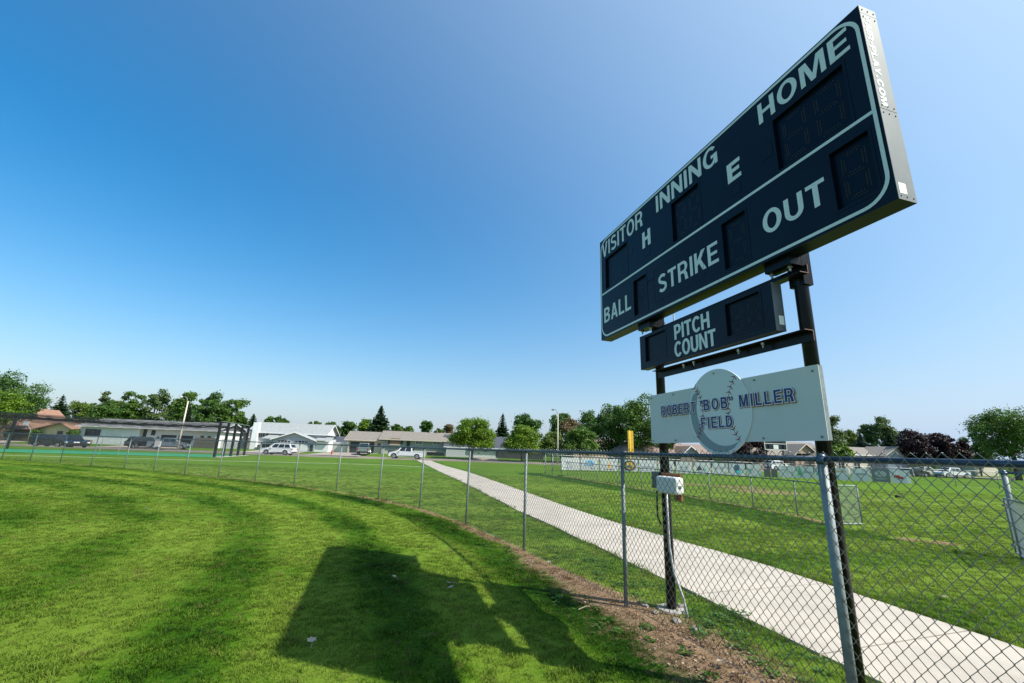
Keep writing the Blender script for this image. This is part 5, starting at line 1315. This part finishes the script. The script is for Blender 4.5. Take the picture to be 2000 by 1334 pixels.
vehicle('pickup', 'slate grey pickup truck in front of the dark garage bays', at(331,77.5), .42, PG, 'pickup_truck', 5.7)
vehicle('suv', 'white sport utility vehicle parked at the kerb by the two-storey house', at(546.5,70.5), math.pi+.02, PW_, 'parked_car', 4.85)
vehicle('pickup', 'greenish silver pickup parked nose-in before the tan garage', at(711,83), 1.80, PS, 'pickup_truck', 5.4, H=2.05)
vehicle('pickup', 'white pickup truck with grey lower panels parked before the bay window', at(796,76.2), math.pi+.06, PW_, 'pickup_truck', 5.9, lower_m=mat('grey_trim', (.22,.22,.22), .6))
vehicle('pickup', 'cream pickup truck behind the white one on the far right street', at(1804,92), .15, PC2, 'pickup_truck', 5.7)
vehicle('pickup', 'white pickup truck with dark grille on the far right street', at(1858,88), math.pi+.12, PW_, 'pickup_truck', 6.2)
vehicle('suv', 'white car whose roof shows above the fence rail under the far scoreboard', at(1519,86,0.25), .2, PW_, 'parked_car', 4.7)
vehicle('suv', 'dark car parked behind the banner fence at the red car banner', at(1785,88), .1, PB, 'parked_car', 4.6)

# ------------------------------------------------------------------ street furniture
def lamp_post(label, px, Y, ytop, arm, hy, dark=False):
    g = spot(px, Y); H = zat(px, ytop, Y)-g.z; t = thing('street_lamp', label, 'street lamp', g, 0, 'street lamps on tall concrete poles')
    m_ = mat('lamp_pole', (.50,.46,.38), .8); MB().tube([(0,0,-.3),(0,0,H)], [.16,.09], 10).build('pole', m_, t, smooth=True)
    MB().tube([(0,0,H-.2),(-.25*1,0,H+.45),(arm*.6,0,H+.75),(arm,0,H+.72)], .05, 8).build('arm', M_galv, t, smooth=True)
    b = MB(); b.dome((arm-.25,0,H+.70), .30, 10, 6, .45); b.build('lamp_head', mat('lamp_head_dark', (.12,.12,.12), .5) if dark else mat('lamp_head_pale', (.60,.60,.58), .5), t, smooth=True)
lamp_post('street lamp with pale curved head rising before the white house', 349.5, 74, 783, -1.05, 0)
lamp_post('street lamp with small dark head between the clipped dome trees', 1089, 82, 808, -.7, 0, True)
g = spot(649, 80); hy = thing('fire_hydrant', 'red fire hydrant at the kerb left of the tan garage driveway', 'fire hydrant', g)
hm = mat('hydrant_red', (.45,.03,.02), .5); MB().tube([(0,0,0),(0,0,.62)], .12, 12).build('barrel', hm, hy, smooth=True); b = MB(); b.dome((0,0,.62), .14, 12, 6); b.build('bonnet', hm, hy, smooth=True)
for s in (-1, 1): MB().tube([(0,0,.42),(s*.2,0,.42)], .055, 10).build('nozzle', hm, hy, smooth=True)
g = spot(309, 71); mbx = thing('mailbox_cluster', 'white mailbox cabinet on a post in front of the grey pickup', 'mailbox', g); MB().box(-.36,.36,-.2,.2,.55,1.5).build('cabinet', mat('mailbox_white', (.60,.58,.54), .6), mbx); MB().tube([(0.25,0,-.1),(0.25,0,.55)], .07, 8).build('post', M_galv, mbx)
g = spot(46, 79); hp = thing('basketball_hoop', 'basketball hoop on a bent pole before the brown garage door', 'basketball hoop', g)
H_ = zat(46, 826, 79)-g.z; MB().tube([(.9,0,-.1),(.9,0,H_-1.2),(.1,-.1,H_-.2)], .06, 8).build('pole', M_galv, hp, smooth=True); MB().box(-.65,.35,-.16,-.12,H_-.45,H_+.35).build('backboard', M_lgsid, hp); MB().tube([(-.15+.22*math.cos(a), -.40+.22*math.sin(a), H_-.3) for a in np.linspace(0,6.28,13)], .015, 5).build('rim', hm, hp)

# batting cage
A = ground(418, 895); Bp = ground(475, 890.5); A = Vector((-32.4,49.6,0)); Bv = Vector((-35.3,60.0,0)); dl = Vector((-.925,-.38,0)).normalized(); CH = 3.95
cg = thing('batting_cage', 'long batting cage of sagging black netting on black posts', 'batting cage', (0,0,0))
M_net = net_mat('black_net', (.012,.014,.016), .05); M_net2 = net_mat('black_net_top', (.012,.014,.016), .10); M_net3 = net_mat('black_net_hem', (.012,.014,.016), .36); M_bp = mat('black_post', (.012,.012,.014), .5)
LEN = 23.5; lanes = [A.lerp(Bv, i/4) for i in range(5)]
for i, p in enumerate(lanes):
    MB().box(p.x-.11, p.x+.11, p.y-.11, p.y+.11, -.1, CH).build('post', M_bp, cg)
    e = p+dl*LEN
    if i in (0, 4): MB().box(e.x-.11, e.x+.11, e.y-.11, e.y+.11, -.1, CH).build('post', M_bp, cg)
    MB().tube([tuple(p+Vector((0,0,CH-.06)))]+[tuple(p+dl*LEN*k/8+Vector((0,0,CH-.06-.25*math.sin(math.pi*k/8)))) for k in range(1,8)]+[tuple(e+Vector((0,0,CH-.06)))], .018, 6).build('cable', M_bp, cg)
    # hanging side net, scalloped between its hooks, and its gathered upper hem
    n_ = 64; s = MB()
    for k in range(n_+1):
        q = p+dl*LEN*k/n_; top = CH-.10-.25*math.sin(math.pi*k/n_)-.16*abs(math.sin(k*math.pi/4)); s.v += [(q.x,q.y,top),(q.x+.05*math.sin(k),q.y,top-.65),(q.x+.08*math.sin(k*1.3),q.y,.05)]
    up = MB(); up.v = s.v; up.f = [(3*k,3*k+3,3*k+4,3*k+1) for k in range(n_)]; up.build('net_hem', M_net3 if i in (0, 4) else M_net, cg)
    lo = MB(); lo.v = s.v; lo.f = [(3*k+1,3*k+4,3*k+5,3*k+2) for k in range(n_)]; lo.build('side_net', M_net, cg)
tn = MB(); nx_, ny_ = 40, 16
for i in range(nx_+1):
    for j in range(ny_+1):
        q = lanes[0].lerp(lanes[4], j/ny_)+dl*LEN*i/nx_; tn.v.append((q.x, q.y, CH-.12-.25*math.sin(math.pi*i/nx_)-.30*abs(math.sin(j*math.pi/4))-.12*abs(math.sin(i*math.pi/5))))
tn.f = [(i*(ny_+1)+j, (i+1)*(ny_+1)+j, (i+1)*(ny_+1)+j+1, i*(ny_+1)+j+1) for i in range(nx_) for j in range(ny_)]; tn.build('top_net', M_net2, cg)
for t_ in (0, LEN):
    a, b = lanes[0]+dl*t_, lanes[4]+dl*t_; MB().quad((a.x,a.y,.05),(b.x,b.y,.05),(b.x,b.y,CH-.3),(a.x,a.y,CH-.3)).build('end_net', M_net, cg)
MB().tube([tuple(lanes[0]+Vector((0,0,CH))), tuple(lanes[4]+Vector((0,0,CH)))], .03, 6).build('cross_bar', M_galv, cg)
a0, a1, a2, a3 = lanes[0]-dl*.8, lanes[4]-dl*.8, lanes[4]+dl*(LEN+1), lanes[0]+dl*(LEN+1)
off = (lanes[0]-lanes[4]).normalized()*.6
MB().poly([(p.x+o_.x, p.y+o_.y, .035) for p, o_ in ((a0,off),(a1,-off),(a2,-off),(a3,off))]).build('artificial_turf', mat('green_turf', (.022,.24,.10), .85, var=.12, scale=1.5), None, kind='structure', label='bright green artificial turf under the batting cage')
MB().poly([(p.x+o_.x, p.y+o_.y, .045) for p, o_ in ((a0+dl*.1,off),(a1+dl*.1,-off),(a1+dl*1.0,-off),(a0+dl*1.0,off))]).build('cage_pad', M_conc, None, kind='structure', label='concrete pad under the end posts of the batting cage')
g = Vector((-40.5, 45.6, 0)); sc_ = thing('pitching_screen', 'small pitching screen frame standing inside the batting cage', 'screen', g, .4)
MB().tube([(-.75,0,0),(-.75,0,2.1),(.75,0,2.1),(.75,0,0)], .03, 6).build('frame', M_galv, sc_); MB().quad((-.75,0,.05),(.75,0,.05),(.75,0,2.1),(-.75,0,2.1)).build('net', M_net, sc_)

# ------------------------------------------------------------------ far diamond: banners, foul pole, second scoreboard
BFa = np.array(BF)
def bf_hit(px):
    d = ray(px, horizon(px)); best = None
    for a, b in zip(BFa[:-1], BFa[1:]):
        e = b-a; den = d.x*(-e[1])+d.y*e[0]
        # d*t = a + e*s
        Mx = np.array([[d.x, -e[0]], [d.y, -e[1]]]); t, s = np.linalg.solve(Mx, a)
        if -1e-6 <= s <= 1+1e-6 and t > 0: return a+e*s
    return None
LOGO = {'blue': mat('print_blue', (.06,.30,.55), .7), 'orange': mat('print_orange', (.70,.38,.08), .7), 'navy': mat('print_navy', (.03,.09,.16), .7), 'black': mat('print_black', (.03,.03,.03), .7), 'gold': mat('print_gold', (.42,.30,.08), .7), 'teal': mat('print_teal', (.05,.42,.42), .7), 'green': mat('print_green', (.10,.45,.22), .7), 'red': mat('print_red', (.55,.03,.02), .7), 'grey': mat('print_grey', (.35,.37,.38), .7), 'tan': mat('print_tan', (.60,.40,.25), .7)}
M_ban = leaf_mat('banner_white', (.64,.65,.65), (.70,.70,.70), .42, .6); M_band = mat('banner_dark', (.17,.19,.20), .6)
def rr_poly(cx, cz, rx, rz, n=14): return [(cx+rx*math.cos(a), cz+rz*math.sin(a)) for a in np.linspace(0, 2*math.pi, n+1)[:-1]]
BAN = [(1095,1131,'white banner with grey handwriting and a small figure',[('bar','grey',.2,.5,.62,.72),('bar','grey',.3,.5,.5,.56),('disc','grey',.55,.3,.05,.12),('bar','grey',.15,.4,.2,.24)]),
 (1133,1168,'white banner with an arched sky blue mark',[('arch','blue',.5,.55,.24,.26),('bar','grey',.55,.82,.15,.35),('bar','blue',.2,.7,.42,.48)]),
 (1171,1206,'white banner with an orange flame shape',[('tri','orange',.5,.42,.11,.34),('disc','grey',.82,.82,.07,.08),('bar','grey',.25,.75,.12,.20)]),
 (1209,1244,'white banner with a round black and gold crest',[('disc','black',.55,.48,.34,.44),('disc','gold',.55,.48,.26,.30),('disc','navy',.55,.42,.14,.12)]),
 (1247,1281,'white banner with two lines of grey print',[('bar','grey',.15,.5,.42,.50),('bar','grey',.55,.9,.42,.50)]),
 (1284,1315,'white banner with a blue letter mark behind the left pole',[('disc','blue',.35,.6,.14,.18),('bar','grey',.55,.9,.4,.48)]),
 (1319,1350,'white banner with faint grey script beside the left pole',[('bar','grey',.2,.8,.5,.58),('bar','grey',.3,.7,.3,.36)]),
 (1354,1386,'white banner with a dark roof shape and green mark',[('tri','black',.32,.5,.18,.24),('bar','green',.55,.75,.36,.46),('bar','grey',.2,.85,.14,.2)]),
 (1389,1420,'white banner with grey script and a small olive ring',[('bar','grey',.55,.85,.55,.7),('bar','grey',.2,.45,.55,.62),('disc','gold',.85,.22,.06,.08)]),
 (1422,1453,'white banner with a large navy emblem',[('disc','navy',.48,.62,.17,.30),('disc','teal',.6,.3,.16,.14),('bar','navy',.3,.8,.44,.50)]),
 (1456,1485,'white banner with yellow and teal wave at its left',[('bar','gold',.02,.35,.55,.62),('bar','teal',.02,.4,.42,.55),('bar','tan',.45,.8,.48,.56)]),
 (1519,1552,'white banner with faint green script beyond the gap',[('bar','grey',.1,.5,.55,.66),('bar','green',.4,.8,.42,.48),('bar','grey',.5,.7,.28,.32)]),
 (1553,1586,'white banner with a green mountain triangle',[('tri','green',.2,.55,.16,.5),('bar','grey',.4,.9,.45,.55)]),
 (1588,1621,'white banner with pale tan print behind the right pole',[('bar','tan',.3,.8,.6,.7),('bar','green',.1,.4,.3,.5)]),
 (1624,1655,'white banner with a row of tan letters',[('bar','tan',.2,.85,.62,.74),('bar','teal',.05,.35,.2,.36)]),
 (1658,1696,'white banner with a single block of grey print',[('bar','grey',.3,.8,.45,.62)]),
 (1699,1734,'dark grey banner with a pale oval emblem',[('disc','lite',.5,.62,.34,.26),('bar','lite',.2,.8,.2,.28)]),
 (1736,1774,'white banner with a red car picture',[('car','red',.38,.45,.24,.12),('bar','black',.3,.6,.28,.33)])]
LOGO['lite'] = M_ban
for bi, (p0, p1, lab, marks) in enumerate(BAN):
    a, b = bf_hit(p0), bf_hit(p1); d = b-a; L = float(np.hypot(*d)); an = math.atan2(d[1], d[0])
    t = thing('banner', lab, 'banner', (a[0]+.10*math.sin(an), a[1]-.10*math.cos(an), .16), an, 'advertising banners tied to the outfield fence'); Hb = 1.28
    cl_ = MB(); nn = 8
    for i in range(nn+1):
        for j in range(5): cl_.v.append((L*i/nn, -.02*math.sin(i*1.9+j+bi), Hb*j/4-.03*math.sin(math.pi*i/nn)*(j == 4)-.03*abs(math.sin(i))*(j == 0)))
    cl_.f = [(i*5+j, (i+1)*5+j, (i+1)*5+j+1, i*5+j+1) for i in range(nn) for j in range(4)]
    cl_.build('cloth', M_band if 'dark grey' in lab else M_ban, t, smooth=True)
    for k, mk in enumerate(marks):
        m_ = LOGO[mk[1]]; yy = -.03-.004*k; s = MB()
        if mk[0] == 'bar': s.box(L*mk[2], L*mk[3], yy-.001, yy, Hb*mk[4], Hb*mk[5])
        elif mk[0] == 'disc': s.prism(rr_poly(L*mk[2], Hb*mk[3], L*mk[4], Hb*mk[5]), 'y', yy-.001, yy)
        elif mk[0] == 'tri': s.prism([(L*(mk[2]-mk[4]), Hb*(mk[3]-mk[5]*.7)), (L*(mk[2]+mk[4]), Hb*(mk[3]-mk[5]*.7)), (L*mk[2], Hb*(mk[3]+mk[5]))], 'y', yy-.001, yy)
        elif mk[0] == 'arch': s.prism([(L*(mk[2]+mk[4]*math.cos(q)), Hb*(mk[3]+mk[5]*math.sin(q))) for q in np.linspace(0, math.pi, 11)]+[(L*(mk[2]+mk[4]*.55*math.cos(q)), Hb*(mk[3]+mk[5]*.4*math.sin(q))) for q in np.linspace(math.pi, 0, 11)], 'y', yy-.001, yy)
        elif mk[0] == 'car': s.prism([(L*(mk[2]+x_*mk[4]), Hb*(mk[3]+z_*mk[5])) for x_, z_ in ((-1,-.6),(1,-1),(1.05,-.1),(.4,.3),(.1,1),(-.6,1.1),(-1,.3))], 'y', yy-.001, yy)
        s.build('print', m_, t)
p = bf_hit(1229); Yp = float(p[1])-.4; fp = thing('foul_pole', 'yellow foul pole with wide mesh wing beyond the path', 'foul pole', (p[0], Yp, 0))
M_yel = mat('foul_yellow', (.80,.47,.04), .6); zt = zat(1230, 841, Yp); zb = zat(1230, 884, Yp)
MB().tube([(0,0,-.2),(0,0,zt)], .055, 10).build('pole', M_yel, fp, smooth=True)
MB().box(-.20,.42,-.02,.02,zb,zt-.02).build('wing', M_yel, fp)
w_ = MB()
for i in range(1, 5): zz = zb+(zt-zb)*i/5; w_.box(-.20,.42,-.03,-.021,zz-.015,zz+.015)
w_.build('wing_bar', M_yel, fp)
# second scoreboard
Y2 = 62; g0 = spot(1497, Y2); g1 = spot(1541, Y2); s2 = thing('far_scoreboard', 'small far black scoreboard with white frame lines under the name sign', 'scoreboard', (g0.x, Y2, 0), 0)
W2 = g1.x-g0.x; zb = zat(1519, 879, Y2); ztp = zb+1.9
MB().box(0, W2, 0, .2, zb, ztp).build('cabinet', mat('score_black', (.015,.017,.02), .4), s2)
fr = MB()
for a_ in ((0,W2,zb,zb+.07),(0,W2,zb+.82,zb+.89),(0,W2,ztp-.07,ztp),): fr.box(a_[0],a_[1],-.02,-.001,a_[2],a_[3])
for xx in (0, W2-.07): fr.box(xx,xx+.07,-.03,-.0205,zb,ztp)
fr.build('frame_line', M_sticker, s2); MB().box(W2*.40, W2*.62, -.02, -.001, zb+.12, zb+.7).build('label_plate', M_sticker, s2)
for a in (.12, .78): MB().box(W2*a, W2*a+.28, -.012, -.001, zb+.2, zb+.7).build('digit_window', M_navy2, s2)
for a in (.08, .82): MB().tube([(W2*a,.1,-.2),(W2*a,.1,zb)], .09, 8).build('post', M_black, s2)
# dugout-like gap: dark pads, equipment
for a, b, lab in ((1489,1502,'left dark padded panel in the gap between banners'),(1503,1515,'right dark padded panel in the gap between banners')):
    p, q = bf_hit(a), bf_hit(b); d = q-p; t = thing('pad', lab, 'pad', (p[0], p[1]-.15, 0), math.atan2(d[1], d[0])); me = bevel_mesh(MB().box(0, float(np.hypot(*d))*.94, -.08, .08, .12, 1.0).mesh('pad_body', mat('pad_grey', (.08,.09,.09), .7)), .03, 2); link('pad_body', me, t)
    MB().tube([(.1,0,0),(.1,0,.12)], .03, 6).tube([(.5,0,0),(.5,0,.12)], .03, 6).build('foot', M_rubber, t)
